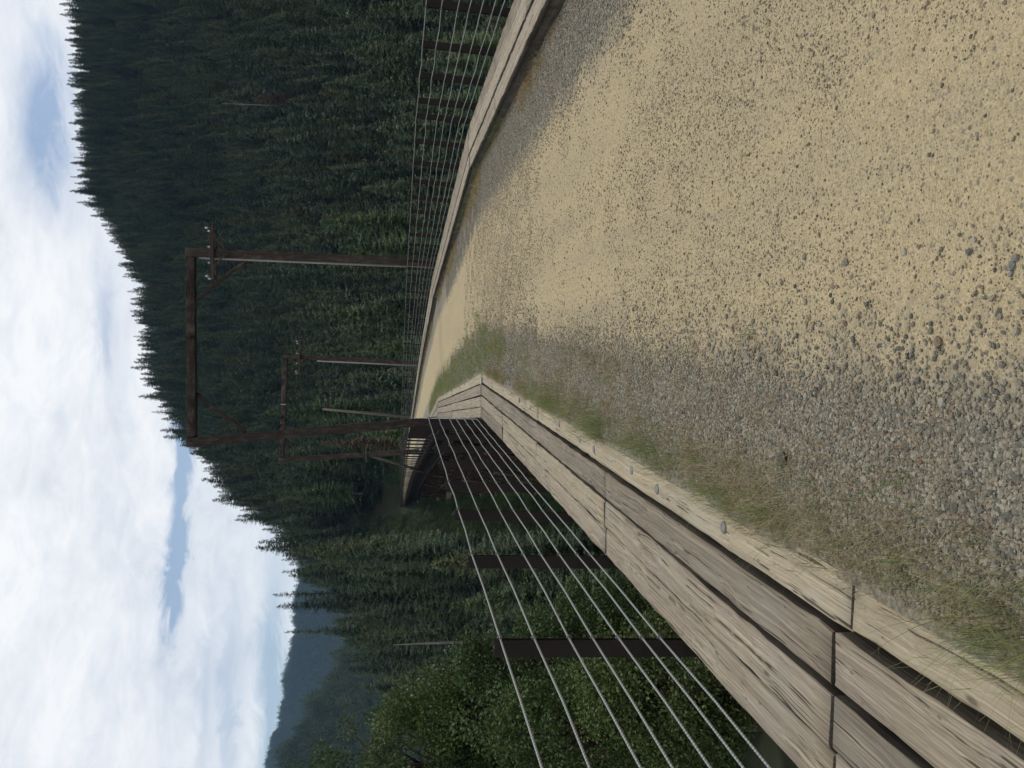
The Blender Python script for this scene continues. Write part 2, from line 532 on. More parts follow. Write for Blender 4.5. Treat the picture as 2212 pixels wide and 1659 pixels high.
    col = t.mix(tan_f, grav, dirt)
    # russet and green litter along the kerbs
    lit = t.math('MULTIPLY', t.math('SUBTRACT', 1.0, t.math('DIVIDE', a2, 0.32, clamp=True)), t.ramp(n0, [(0.4, 0), (0.6, 1)]))
    col = t.mix(t.math('MULTIPLY', lit, 0.7), col, (0.19, 0.115, 0.055))
    hgt = t.math('ADD', t.math('MULTIPLY', t.math('SUBTRACT', 1.0, vd.outputs['Distance']), t.math('SUBTRACT', 1.15, tan_f)), t.math('MULTIPLY', fine, 0.25))
    hgt = t.math('ADD', t.math('ADD', hgt, t.math('MULTIPLY', spk, 0.5)), t.math('MULTIPLY', lump, 0.8))
    t.bsdf(col, 0.95, 0, 0.15, hgt, 0.8, 0.012)
    return t.m


M['trail'] = trail_mat()


def trail_z(x, y):
    l = x - INL(y)
    r = INR(y) - x
    z = -0.035 + 0.03 * np.exp(-(l / 0.55) ** 2) - 0.02 * np.exp(-((r - 0.7) / 0.5) ** 2) + 0.065 * np.clip(1 - r / 3.3, 0, 1)
    z = z + 0.008 * np.sin(x * 5.1 + y * 1.7) * np.sin(y * 2.3 + x) + 0.006 * np.sin(x * 9 + 1) * np.sin(y * 6.1)
    return z


ys = np.concatenate([np.arange(-9.5, 1.4, 0.5), np.arange(1.4, 16, 0.08), np.arange(16, 50, 0.5), np.arange(50, 262, 4)])
ts = np.linspace(0, 1, 64)
Y, T = np.meshgrid(ys, ts, indexing='ij')
XA, XB = INL(Y) - 0.03, INR(Y) + 0.03
X = XA * (1 - T) + XB * T
Z = trail_z(X, Y)
ny, nt = Y.shape
idx = np.arange(ny * nt).reshape(ny, nt)
q = np.stack([idx[:-1, :-1], idx[:-1, 1:], idx[1:, 1:], idx[1:, :-1]], -1).reshape(-1, 4)
tag(link('gravel_trail', fast_mesh('gravel_trail', np.stack([X, Y, Z], -1).reshape(-1, 3), [q], [M['trail']], True,
    {'lat': (X - INL(Y)).ravel(), 'latr': (INR(Y) - X).ravel(), 'along': Y.ravel()})), kind='structure')


# ------------------------------------------------------------------ timber kerbs
def timber_mesh(L, w, h, seed, mat, rough=0.006):
    r = np.random.default_rng(seed)
    n = max(3, int(L / 0.13)) if L < 7 else max(3, int(L / 0.3))
    xs = np.linspace(0, L, n + 1)
    b = 0.008
    sec = [(-w / 2, -h), (-w / 2, -b), (-w / 2 + b * 0.5, -b * 0.35), (-w / 2 + b * 1.6, 0), (w / 2 - b * 1.6, 0), (w / 2 - b * 0.5, -b * 0.35), (w / 2, -b), (w / 2, -h)]
    k = len(sec)
    V = np.zeros((n + 1, k, 3))
    for j, (y, z) in enumerate(sec):
        V[:, j, 0] = xs
        jy = np.cumsum(r.normal(0, rough * 0.16, n + 1))
        jy -= np.linspace(jy[0], jy[-1], n + 1)
        V[:, j, 1] = y + r.normal(0, rough * 0.38, n + 1) + jy * 0.6
        V[:, j, 2] = z + (r.normal(0, rough * 0.5, n + 1) if z > -h / 2 else 0)
    V[0, 1:-1, 0] += r.uniform(0, 0.012, k - 2)
    V[-1, 1:-1, 0] -= r.uniform(0, 0.012, k - 2)
    idx = np.arange((n + 1) * k).reshape(n + 1, k)
    nj = np.roll(idx, -1, axis=1)
    q = np.stack([idx[:-1], nj[:-1], nj[1:], idx[1:]], -1).reshape(-1, 4)
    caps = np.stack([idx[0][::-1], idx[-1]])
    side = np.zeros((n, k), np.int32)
    side[:, [0, k - 2, k - 1]] = 1  # sides and ends in a darker brown, so the gaps read dark
    mats = [mat, M['timber_brown']] if 'weathered' in mat.name else [mat]
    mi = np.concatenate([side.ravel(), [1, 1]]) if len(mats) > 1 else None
    return fast_mesh('timber', V.reshape(-1, 3), [q[:, ::-1], caps[:, ::-1]], mats, midx=mi)


def add_timber(parent, p0, p1, w, h, z, seed, mat, roll=0.0):
    d = Vector((p1[0] - p0[0], p1[1] - p0[1], 0))
    o = link('timber', timber_mesh(d.length - 0.006, w, h, seed, mat), parent)
    o.location = (p0[0], p0[1], z)
    o.rotation_euler = (roll, 0, math.atan2(d.y, d.x))
    return o


KNODES = [15, 31.5, 48, 64, 82, 103, 130, 165, 205, 250]
left_kerb = empty('timber_kerb', (XL(2), 2, 0))
tag(left_kerb, 'weathered kerb of four broad timbers beside the loose gravel, with a sharp bend', 'kerb', 'timber kerbs of the trestle')
right_kerb = empty('timber_kerb', (XRr(8), 8, 0))
tag(right_kerb, 'raised pale timber kerb with dark inner face across the trail', 'kerb', 'timber kerbs of the trestle')
lw, rw = 0.178, 0.218
lbands = [  # offset of the inner side from the inner line, joints, top
    (0.0, [-9.5, -3, 2.62, 8.9, 15], -0.012),
    (0.215, [-9.5, -4, -0.5, 2.72, 5.9, 11.9, 15], 0.0),
    (0.413, [-9.5, -4, -0.5, 2.72, 5.9, 8.9, 11.9, 15], 0.004),
    (0.603, [-9.5, -4, -0.5, 2.72, 5.9, 11.9, 15], 0.0)]
seed = 100
lroot = left_kerb.location


def rel(root, p):
    return (p[0] - root.location.x, p[1] - root.location.y)


near_band = []
for k, (off, joints, z) in enumerate(lbands):
    js = list(joints)
    for a, b in zip(KNODES[:-1], KNODES[1:]):
        js += ([a + (b - a) * 0.5] if b <= 48 else []) + [b]
    for a, b in zip(js[:-1], js[1:]):
        seed += 1
        o_ = off + lw / 2
        mt = M['timber_yellow'] if (k == 0 or (k == 2 and 5 < a < 10)) else M['timber']
        sk = random.uniform(-0.006, 0.006)
        if k == 0 and abs(b - 2.62) < 0.01:
            pa, pb = (INL(a) - o_ + 0.03, a), (INL(b) - o_ + 0.012, b)
        else:
            pa, pb = (INL(a) - o_ + sk, a), (INL(b) - o_ - sk, b)
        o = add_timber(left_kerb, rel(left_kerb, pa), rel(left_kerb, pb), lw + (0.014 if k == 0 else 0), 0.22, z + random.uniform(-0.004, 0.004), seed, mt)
        if k == 0:
            near_band.append((a, b, o))
rjoints = [-9.5, -3, 4, 9.6, 15.0]
rjo = [[-9.5, -4, 5.2, 11.0, 15.0], [-9.5, -2, 3.4, 8.1, 15.0], [-9.5, -5, 6.6, 12.8, 15.0]]
for k in range(3):
    js = list(rjo[k])
    for a, b in zip(KNODES[:-1], KNODES[1:]):
        js += ([a + (b - a) * (0.35 + 0.2 * k)] if b <= 64 else []) + [b]
    for a, b in zip(js[:-1], js[1:]):
        seed += 1
        o_ = k * (rw + 0.022) + rw / 2
        sk = random.uniform(-0.008, 0.008)
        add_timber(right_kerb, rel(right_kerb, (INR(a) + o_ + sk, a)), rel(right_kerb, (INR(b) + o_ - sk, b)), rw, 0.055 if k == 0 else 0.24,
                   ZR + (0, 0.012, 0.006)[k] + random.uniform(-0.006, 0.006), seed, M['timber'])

# the dark brown timber under the first plank of the right kerb
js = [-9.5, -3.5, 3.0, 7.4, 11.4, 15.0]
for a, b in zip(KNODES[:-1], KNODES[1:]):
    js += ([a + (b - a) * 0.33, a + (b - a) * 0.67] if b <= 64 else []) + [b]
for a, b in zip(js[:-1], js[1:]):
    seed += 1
    o = add_timber(right_kerb, rel(right_kerb, (INR(a) + rw / 2 + 0.018, a)), rel(right_kerb, (INR(b) + rw / 2 + 0.018, b)), rw, 0.30, ZR - 0.060, seed, M['timber_brown'])
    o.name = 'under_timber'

# washers on the first timber
bm_ = MB()
N = 14
ring = [(math.cos(2 * math.pi * i / N), math.sin(2 * math.pi * i / N)) for i in range(N)]
vs = [(x * 0.028, y * 0.028, -0.004) for x, y in ring] + [(x * 0.028, y * 0.028, 0.003) for x, y in ring] + [(x * 0.022, y * 0.022, 0.007) for x, y in ring]
fs = [(i, (i + 1) % N, N + (i + 1) % N, N + i) for i in range(N)] + [(N + i, N + (i + 1) % N, 2 * N + (i + 1) % N, 2 * N + i) for i in range(N)] + [tuple(2 * N + i for i in range(N))]
bm_.poly(vs, fs)
bolt_me = bm_.mesh('washer', M['bolt'], False)
for D in (3.72, 4.72, 5.25, 6.3, 6.8, 7.7, 9.4, 10.3, 11.9, 13.4):
    for a, b, o in near_band:
        if a < D < b:
            w = bpy.data.objects.new('washer', bolt_me)
            COL.objects.link(w)
            w.parent = o
            w.location = ((D - a) * 1.002, random.uniform(-0.01, 0.03), 0.002)
# pale metal strap on the bend of the left kerb
strap = MB()
strap.bar((INL(14.95) - 0.215 - left_kerb.location.x, 14.95 - left_kerb.location.y, 0.005), (INL(14.95) - 0.10 - left_kerb.location.x, 14.97 - left_kerb.location.y, 0.005), 0.13, 0.008)
strap.obj('corner_strap', M['metal'], left_kerb)


# ------------------------------------------------------------------ cable fences
HS = [0.90, 0.73, 0.55, 0.43, 0.30, 0.175, 0.083]


def post_mesh(lean):
    b = MB()
    # rolled channel: web and two flanges, sunk beside the kerb
    L0, L1 = -0.55, 0.93
    for (x0, x1, y0, y1) in ((-0.020, 0.020, -0.005, 0.005), (-0.025, -0.0205, -0.045, 0.038), (0.0205, 0.025, -0.045, 0.038)):
        vs = []
        for z in (L0, L1):
            dx = lean * z
            vs += [(y0 + dx, x0, z), (y1 + dx, x0, z), (y1 + dx, x1, z), (y0 + dx, x1, z)]
        b.poly(vs, [(3, 2, 1, 0), (4, 5, 6, 7), (0, 1, 5, 4), (1, 2, 6, 5), (2, 3, 7, 6), (3, 0, 4, 7)])
    return b.mesh('post', M['post'])


def fence(side):
    root = empty('cable_fence', (float(XL(2)) if side < 0 else float(XRr(9)), 2 if side < 0 else 9, 0))
    if side < 0:
        tag(root, 'cable fence of seven pale wires and dark posts along the gravel side kerb', 'fence', 'cable fences of the trestle')
        yy = [-4.2, -2.8, -1.4, 0.1, 1.52, 2.84, 4.36, 6.0, 7.45, 8.8, 10.2, 11.6, 12.8, 14.1, 14.95]
        y = 15.9
        lean, z0 = 0.03, 0.0
        ex = lambda y: float(XL(y)) - 0.045
    else:
        tag(root, 'cable fence with dark leaning posts along the raised kerb across the trail', 'fence', 'cable fences of the trestle')
        yy = [4.2, 5.6, 7.0, 8.4, 9.75, 11.2, 12.6, 14.0, 15.02]
        y = 16.4
        lean, z0 = 0.07, ZR
        ex = lambda y: float(XRr(y)) + 0.045
    while y < 43:
        yy.append(y)
        y += 1.38
    while y < 250:
        yy.append(y)
        y += 3.05
    yy.append(250.5)
    R = root.location
    me = post_mesh(lean)
    clip = MB()
    a = [(0.012 * math.cos(t), 0.0, 0.012 * math.sin(t)) for t in np.linspace(0, 2 * math.pi, 9)[:-1]]
    clip.tube(a + [a[0]], 0.0038, 5, False)
    clip.bar((-0.0, -0.004, 0.0), (-0.03 if side < 0 else 0.03, -0.004, -0.004), 0.008, 0.008)
    clip_me = clip.mesh('cable_clip', M['bolt'])
    sgn = 1 if side < 0 else -1
    for y in yy:
        p = bpy.data.objects.new('post', me)
        COL.objects.link(p)
        p.parent = root
        p.location = (ex(y) - R.x - sgn * 0.046, y - R.y, z0)
        if random.random() < 0.7:
            p.rotation_euler = (random.uniform(-0.015, 0.015), random.uniform(-0.012, 0.012), 0)
        if 2 < y < 15.5:
            for h in HS:
                c = bpy.data.objects.new('cable_clip', clip_me)
                COL.objects.link(c)
                c.parent = p
                c.location = (sgn * 0.046 + lean * h, 0, h)
                c.rotation_euler = (0, 0, random.uniform(-0.3, 0.3))
        if side < 0 and 2 < y < 13.5 and random.random() < 0.75:
            w = MB()
            w.tube([(sgn * 0.05 + lean * 0.9, 0.0, 0.9), (sgn * 0.05 + 0.01, -0.02, 0.93), (sgn * 0.03, -0.05, 0.95 + random.uniform(0, 0.03))], 0.003, 5)
            w.obj('wire_tail', M['bolt'], p)
    for i, h in enumerate(HS):
        pts = []
        for j, y in enumerate(yy):
            dx = lean * h
            pts.append((ex(y) + dx - R.x, y - R.y, z0 + h + random.uniform(-0.004, 0.004)))
            if j + 1 < len(yy) and y < 42:
                ym = (y + yy[j + 1]) / 2
                pts.append(((ex(y) + ex(yy[j + 1])) / 2 + dx - R.x, ym - R.y, z0 + h - random.uniform(0.002, 0.012)))
        c = MB()
        c.tube(pts, 0.0057, 6)
        c.obj('cable', M['cable'], root, True)
    return root


def cable_mat():
    t = NT('wire_rope')
    oc = t.objc()
    w = t.n('ShaderNodeTexWave', wave_type='BANDS', bands_direction='DIAGONAL')
    w.inputs['Scale'].default_value = 26
    t.l(oc, w.inputs['Vector'])
    col = t.mix(w.outputs['Fac'], (0.15, 0.16, 0.155), (0.30, 0.315, 0.305))
    t.bsdf(col, 0.55, 0.3, 0.4, w.outputs['Fac'], 0.5, 0.002)
    return t.m


M['cable'] = cable_mat()
fence(-1)
fence(1)

# ------------------------------------------------------------------ the steel trestle
bridge = empty('trestle_bridge', (0, 31.5, -2))
tag(bridge, 'dark rusty steel trestle on latticed towers carrying the curving trail', 'bridge')
BO = bridge.location
ysd = np.array([-9.5, -2, 4, 9, 15, 20, 25, 31.5, 37, 42, 48, 56, 64, 73, 82, 92, 103, 116, 130, 147, 165, 185, 205, 228, 250])


def strip(name, xa, xb, z0, z1, mat, y0=-9.5, y1=250):
    b = MB()
    yl = [y for y in ysd if y0 <= y <= y1]
    vs, fs = [], []
    for y in yl:
        for x, z in ((xa(y), z0), (xb(y), z0), (xb(y), z1), (xa(y), z1)):
            vs.append((float(x) - BO.x, y - BO.y, z - BO.z))
    for i in range(len(yl) - 1):
        for k in range(4):
            a, c = i * 4 + k, i * 4 + (k + 1) % 4
            fs.append((a, c, c + 4, a + 4))
    fs += [(3, 2, 1, 0), tuple(len(vs) - 4 + k for k in range(4))]
    b.poly(vs, fs)
    return b.obj(name, mat, bridge)


strip('deck', lambda y: XL(y) - 0.06, lambda y: XRr(y) + 0.06, -0.52, -0.235, M['deckside'])
# tie ends sticking out under the kerbs: one mesh a side
for sgn in (-1, 1):
    b = MB()
    y = 1.0
    while y < 250:
        x = float(XL(y)) - 0.06 if sgn < 0 else float(XRr(y)) + 0.06
        x2 = x + sgn * (0.10 + 0.05 * random.random())
        b.bar((x - BO.x, y - BO.y, -0.36 - BO.z), (x2 - BO.x, y - BO.y, -0.36 - BO.z), 0.22, 0.2)
        y += 0.55 if y < 110 else 1.1
    b.obj('tie_ends', M['deckside'], bridge)
for cx in (1.05, WIDE - 1.05):
    strip('girder', lambda y: XL(y) + cx - 0.02, lambda y: XL(y) + cx + 0.02, -2.3, -0.525, M['girder'])
    strip('girder_flange', lambda y: XL(y) + cx - 0.2, lambda y: XL(y) + cx + 0.2, -2.36, -2.302, M['girder'])
b = MB()
y = 16.0
while y < 248:
    for s_, cx in ((-1, 1.05), (1, WIDE - 1.05)):
        x = float(XL(y)) + cx + s_ * 0.022
        b.bar((x - BO.x, y - BO.y, -2.30 - BO.z), (x - BO.x, y - BO.y, -0.53 - BO.z), 0.12, 0.10, (0, 1, 0))
    y += 1.6
b.obj('stiffener_ribs', M['girder'], bridge)
# outer walkway brackets below the deck edge
b = MB()
y = 16.0
while y < 248:
    x = float(XL(y))
    b.bar((x + 1.0 - BO.x, y - BO.y, -1.7 - BO.z), (x + 0.02 - BO.x, y - BO.y, -0.56 - BO.z), 0.09, 0.09)
    y += 3.2
b.obj('knee_brackets', M['girder'], bridge)


def lattice_leg(b, p0, p1, w, lace):
    p0, p1 = Vector(p0), Vector(p1)
    d = (p1 - p0).normalized()
    s = d.cross(Vector((0, 1, 0))).normalized()
    t = s.cross(d).normalized()
    cs = [(s * a + t * c) * (w / 2) for a, c in ((-1, -1), (1, -1), (1, 1), (-1, 1))]
    for c in cs:
        b.bar(p0 + c, p1 + c, w * 0.24, w * 0.24, (0, 1, 0))
    L = (p1 - p0).length
    n = int(L / lace)
    for i in range(n):
        a = p0 + d * (L * i / n)
        e = p0 + d * (L * (i + 1) / n)
        for k in range(4):
            c0, c1 = cs[k], cs[(k + 1) % 4]
            if i % 2:
                c0, c1 = c1, c0
            b.bar(a + c0, e + c1, 0.05, 0.05, (0.3, 1, 0.2))


def tower(y0, y1, lace, w=0.55):
    # each tower: caps and struts as its own mesh, legs, braces and footings below it
    tm = MB()
    legs = {}
    for y in (y0, y1):
        cx = float(XL(y)) + WIDE / 2
        for s in (-1, 1):
            top = Vector((cx + s * 1.4, y, -2.38))
            gz_ = float(ground(cx + s * 4.2, y))
            h = -2.38 - gz_
            bot = Vector((cx + s * (1.4 + 0.16 * h), y, 0))
            bot.z = float(ground(bot.x, bot.y)) + 1.0
            legs[(y, s)] = (top, bot)
        tm.bar(legs[(y, -1)][0] + Vector((-0.6, 0, -0.2)) - BO, legs[(y, 1)][0] + Vector((0.6, 0, -0.2)) - BO, 0.5, 0.45)
    zs = [0.33, 0.66] if (y1 > 0) else []
    P = lambda k, f: legs[k][0].lerp(legs[k][1], f)
    for f in zs:
        for y in (y0, y1):
            tm.bar(P((y, -1), f) - BO, P((y, 1), f) - BO, 0.28, 0.3)
        for s in (-1, 1):
            tm.bar(P((y0, s), f) - BO, P((y1, s), f) - BO, 0.28, 0.3)
    t = tm.obj('tower', M['rust'], bridge)
    for k, (a, c) in legs.items():
        lm = MB()
        lattice_leg(lm, a - BO, c - BO, w, lace)
        lm.obj('leg', M['rust'], t)
        fm = MB()
        fm.bar(c + Vector((0, 0, -3.0)) - BO, c + Vector((0, 0, 0.05)) - BO, 1.5, 1.5, (0, 1, 0))
        fm.obj('footing', M['concrete'], t)
    fr = [0.02] + zs + [0.97]
    for s in (-1, 1):
        for i in range(len(fr) - 1):
            for a, c in (((y0, s), (y1, s)), ((y1, s), (y0, s))):
                bm2 = MB()
                bm2.bar(P(a, fr[i]) - BO, P(c, fr[i + 1]) - BO, 0.16, 0.16)
                bm2.obj('brace', M['rust'], t)
    for y in (y0, y1):
        for i in range(len(fr) - 1):
            for s in (-1, 1):
                bm2 = MB()
                bm2.bar(P((y, s), fr[i]) - BO, P((y, -s), fr[i + 1]) - BO, 0.16, 0.16)
                bm2.obj('brace', M['rust'], t)


for y0, y1, lace in ((22, 30, 0.7), (42, 50, 0.7), (61, 70, 0.8), (86, 95, 0.9), (112, 122, 1.1), (142, 152, 1.4), (178, 188, 1.8), (214, 222, 2.2)):
    tower(y0, y1, lace)


# ------------------------------------------------------------------ catenary portals
def timber_between(parent, name, p0, p1, w, h, mat, seed, up=None):
    p0, p1 = Vector(p0), Vector(p1)
    d = p1 - p0
    o = link(name, timber_mesh(d.length, w, h, seed, mat, 0.012), parent)
    o.data.name = name
    x = d.normalized()
    u = Vector(up or (0, -1, 0))
    z = (u - x * u.dot(x)).normalized()
    y = z.cross(x)
    mm = Matrix((x, y, z)).transposed().to_4x4()
    mm.translation = p0 + z * (h / 2)
    o.matrix_local = mm
    return o


def insulator_mesh():
    b = MB()
    pts = [(0, 0, 0), (0, 0, 0.10), (0, 0, 0.11), (0, 0, 0.15), (0, 0, 0.16), (0, 0, 0.21), (0, 0, 0.23), (0, 0, 0.26)]
    b.tube(pts, [0.015, 0.015, 0.07, 0.075, 0.045, 0.055, 0.04, 0.01], 10)
    return b.mesh('insulator', M['insul'], True)


INS = insulator_mesh()


def crossarm(parent, c, axis, L, n, dbl=True):
    axis = Vector(axis).normalized()
    arm = MB()
    f = Vector((-axis.y, axis.x, 0)).normalized()
    offs = (0.24, -0.24) if dbl else (0.22,)
    for o in offs:
        q_ = f * o
        arm.bar(q_ - axis * L / 2, q_ + axis * L / 2, 0.10, 0.13)
    if dbl:
        for e in (-1, 1):
            arm.bar(f * 0.19 + axis * e * (L / 2 - 0.12), f * -0.19 + axis * e * (L / 2 - 0.12), 0.05, 0.09)
            arm.bar(f * -0.30 + axis * e * L * 0.3 + Vector((0, 0, -0.05)), f * -0.30 + Vector((0, 0, -0.55)), 0.03, 0.05)
    ao = arm.obj('crossarm', M['timber_dark'], parent, loc=c)
    for k in range(n):
        for o in offs:
            if o > 0 or k in (0, n - 1):
                i = bpy.data.objects.new('insulator', INS)
                COL.objects.link(i)
                i.parent = ao
                e = -0.46 + 0.92 * k / max(1, n - 1)
                i.scale = (0.75, 0.75, 0.75)
                i.location = f * o + axis * (L * e) + Vector((0, 0, 0.05))
    return ao


def portal(lb, lt, rb, rt, label, sz, extras, drop=1.8):
    """lb..rt: surveyed axis points of the two posts (lower and upper)"""
    lb, lt, rb, rt = (Vector(p) for p in (lb, lt, rb, rt))
    base = (lb + rb) / 2
    root = empty('catenary_portal', base)
    tag(root, label, 'portal frame', 'timber catenary portals of the trestle')
    R = lambda p: Vector(p) - base
    low = lambda b, t: b + (b - t).normalized() * drop
    L0, R0 = low(lb, lt), low(rb, rt)
    timber_between(root, 'post', R(L0), R(lt), sz, sz, M['timber_dark'], 901)
    timber_between(root, 'post', R(R0), R(rt), sz, sz, M['timber_dark'], 902)
    ax = (rt - lt).normalized()
    zc = Vector((0, 0, sz * 0.52))
    timber_between(root, 'beam', R(lt + ax * sz * 0.52 - zc), R(rt - ax * sz * 0.52 - zc), sz, sz, M['timber_dark'], 903)
    W = (rt - lt).length
    bt, pt = extras['brace']
    for a, tpt, bpt, s in ((lt, lt, lb, 1), (rt, rt, rb, -1)):
        q0 = a + ax * s * W * bt - zc * 1.9
        q1 = tpt.lerp(bpt, pt) + ax * s * sz * 0.5
        timber_between(root, 'brace', R(q1), R(q0), sz * extras['bw'], sz * extras['bw'] * 0.6, M['timber_dark'], 904)
    # crossarm on the right post
    for f, L, n in extras['arms']:
        c = rt.lerp(rb, f) - base
        crossarm(root, c, ax, L, n)
    if extras.get('conduit'):
        f0 = extras['conduit']
        q0 = rt.lerp(rb, f0) - ax * sz * 0.58 + Vector((0, -0.04, 0))
        q1 = R0 - ax * sz * 0.58 + Vector((0, -0.04, 0))
        c = MB()
        c.tube([R(q0), R(q0.lerp(q1, 0.5)), R(q1)], extras.get('cr', 0.045), 8)
        c.obj('conduit', M['conduit'], root, True)
    for f, s in extras.get('plates', []):
        c = MB()
        p = lt.lerp(rt, f) - zc - base
        c.bar(p + Vector((0, -sz * 0.56, -sz * 0.52)), p + Vector((0, -sz * 0.56, sz * 0.56)), 0.07, 0.02, (0, 1, 0))
        c.obj('metal_strap', M['metal'], root)
    for f in extras.get('stub', []):
        c = MB()
        p = lt.lerp(lb, f) - base
        c.bar(p + Vector((-0.55, -sz * 0.55, 0.0)), p + Vector((0.55, -sz * 0.55, 0.06)), 0.07, 0.09)
        so = c.obj('short_arm', M['timber_grey'], root)
    return root


M['conduit'] = simple('pale_conduit', (0.26, 0.25, 0.225), (0.17, 0.16, 0.145), 5, 0.7, 0, 0.3, 0.1, (1, 1, 0.2))
portal(at(749, 930, 32.5), at(703, 405, 32.5), at(1091, 945, 33), at(1114, 402, 33),
       'nearer dark brown timber portal with crossbeam, knee braces and a pale conduit', 0.31,
       {'brace': (0.255, 0.235), 'bw': 0.42, 'arms': [(0.105, 1.9, 4)], 'conduit': 0.05, 'cr': 0.05})
portal(at(684, 900, 59), at(665, 603, 59), at(875, 905, 61), at(889, 611, 61),
       'second timber portal farther along, weathered grey beam with a metal strap', 0.32,
       {'brace': (0.2, 0.16), 'bw': 0.3, 'arms': [(0.12, 2.3, 4)], 'conduit': 0.25, 'cr': 0.075, 'plates': [(0.53, 0)], 'stub': [0.63]})
# single pole farther on
pb, pt_ = at(757, 905, 92), at(775, 697, 92)
pole = empty('utility_pole', pb)
tag(pole, 'thin pale pole with a small crossarm beyond the second portal', 'pole')
c = MB()
c.tube([Vector((0, 0, 0)) + (pb - pt_).normalized() * 1.5, (pt_ - pb) * 0.5, pt_ - pb], [0.17, 0.15, 0.12], 10)
c.obj('shaft', M['timber_grey'], pole, True)
crossarm(pole, (pt_ - pb) * 0.95, (1, 0.1, 0), 2.2, 3, False)
lp0, lp1 = at(655, 865, 75), at(675, 797, 74)
c = MB()
c.tube([Vector((0, 0, 0)) + (lp0 - lp1).normalized() * 2.2, lp1 - lp0], [0.12, 0.10], 8)
tag(c.obj('leaning_pole', M['timber_grey'], None, True, lp0), 'short grey pole leaning outside the far fence by the second portal', 'pole')


# ------------------------------------------------------------------ conifers
def conifer_crown(seed, H=26.0, R=3.2, nw=44, nbr=6, nsp=9, low=0.10, droop=0.25, lean=0.0, full=1.0, ls=1.0):
    r = np.random.default_rng(seed)
    P0, P1, P2, P3 = [], [], [], []
    ph = r.uniform(0, 6.28, 4)
    for w in range(nw):
        t = low + (0.985 - low) * (w + r.uniform(-0.3, 0.3)) / (nw - 1)
        t = min(max(t, low), 0.985)
        z = H * t
        k = (1 - (t - low) / (1 - low))
        prof = (k ** 0.62) * (1 - 0.22 * max(0, (k - 0.7) / 0.3)) + 0.012
        for bI in range(nbr + (1 if r.random() < 0.5 else 0)):
            a = r.uniform(0, 2 * math.pi)
            gap = 0.72 + 0.28 * math.sin(a * 2 + ph[0] + t * 9) + 0.12 * math.sin(a * 3 + t * 17 + ph[1])
            L = 1.28 * R * prof * r.uniform(0.60, 1.12) * (0.65 + 0.35 * gap) * full
            if r.random() < 0.06:
                L *= 0.4
            ang = 0.55 * (1 - k) - droop * k + r.uniform(-0.12, 0.12)
            jz = r.uniform(-0.45, 0.45) * H / nw
            ca, sa = math.cos(a), math.sin(a)
            n = max(3, int(nsp * (0.35 + 0.65 * L / R)))
            for s in range(n):
                f = (s + 0.6) / n
                rr = L * f
                zz = z + jz + rr * ang - 0.10 * L * f * f + 0.07 * L * f ** 4
                p = np.array([ca * rr, sa * rr, zz])
                side = 1 if s % 2 else -1
                sp = r.uniform(0.5, 1.0)
                dx, dy = ca * 0.75 - sa * side * sp, sa * 0.75 + ca * side * sp
                if s == n - 1:
                    dx, dy = ca, sa
                l = (0.42 + 0.50 * (1 - f)) * (0.30 + 0.70 * L / R) * 1.55 * ls * r.uniform(0.7, 1.3) * (R / 3.8)
                d = np.array([dx, dy, -0.38 + r.uniform(-0.25, 0.2)])
                d *= l / np.linalg.norm(d)
                wv = np.array([-d[1], d[0], r.uniform(-0.35, 0.35) * l])
                wv *= 0.24 * l / np.linalg.norm(wv)
                mid = p + d * 0.45 + np.array([0, 0, 0.04 * l])
                P0.append(p)
                P1.append(mid + wv)
                P2.append(p + d)
                P3.append(mid - wv)
    # leader
    for i in range(7):
        a = r.uniform(0, 6.28)
        z = H * (0.955 + 0.045 * i / 7)
        d = np.array([math.cos(a) * 0.10, math.sin(a) * 0.10, 0.55])
        p = np.array([0, 0, z])
        wv = np.array([-math.sin(a), math.cos(a), 0]) * 0.05
        P0.append(p); P1.append(p + d * 0.5 + wv); P2.append(p + d); P3.append(p + d * 0.5 - wv)
    V = np.stack([np.array(P0), np.array(P1), np.array(P2), np.array(P3)], 1).reshape(-1, 3)
    if lean:
        V[:, 0] += lean * V[:, 2]
    q = np.arange(len(V)).reshape(-1, 4)
    return V, q


def trunk_geo(H, r0, n=7):
    b = MB()
    b.tube([(0, 0, -2.5), (0, 0, 0.3), (0, 0, H * 0.4), (0, 0, H * 0.95)], [r0 * 1.2, r0, r0 * 0.7, 0.03], n)
    return b


TREE_KINDS = []       # (crown mesh, trunk mesh, H)
specs = [(26, 4.0, 36, 9, 14, 0.05, 0.30), (28, 4.3, 38, 9, 14, 0.06, 0.40), (24, 4.3, 32, 9, 13, 0.05, 0.26), (27, 3.4, 40, 8, 12, 0.06, 0.45), (22, 4.0, 30, 9, 13, 0.04, 0.22), (29, 4.6, 40, 9, 14, 0.08, 0.36)]
specs += [(22, 3.9, 40, 11, 24, 0.04, 0.26), (25, 4.1, 44, 11, 24, 0.05, 0.34), (18, 3.6, 34, 11, 24, 0.03, 0.20)]   # finer sprays, for near trees
for i, (H, R, nw, nb, ns, low, dr) in enumerate(specs):
    V, q = conifer_crown(20 + i, H, R, nw, nb, ns, low, dr, ls=0.62 if i > 5 else 1.0)
    cm = fast_mesh('crown', V, [q], [M['needle']])
    tm = trunk_geo(H, 0.012 * H).mesh('trunk', M['bark'])
    TREE_KINDS.append((cm, tm, H))


def recolour(me, mat, name='crown'):
    c = me.copy()
    c.materials.clear()
    c.materials.append(mat)
    return c


def tree_thing(x, y, z, kind, s, label, group, cat='tree', crown=None, name='conifer', sx=1.0, rz=None, trunk_mat=None):
    cm, tm, H = TREE_KINDS[kind]
    root = empty(name, (x, y, z))
    root.scale = (s * sx, s * sx, s)
    root.rotation_euler = (0, 0, random.uniform(0, 6.28) if rz is None else rz)
    tag(root, label, cat, group)
    link('crown', crown or cm, root)
    link('trunk', tm, root)
    return root


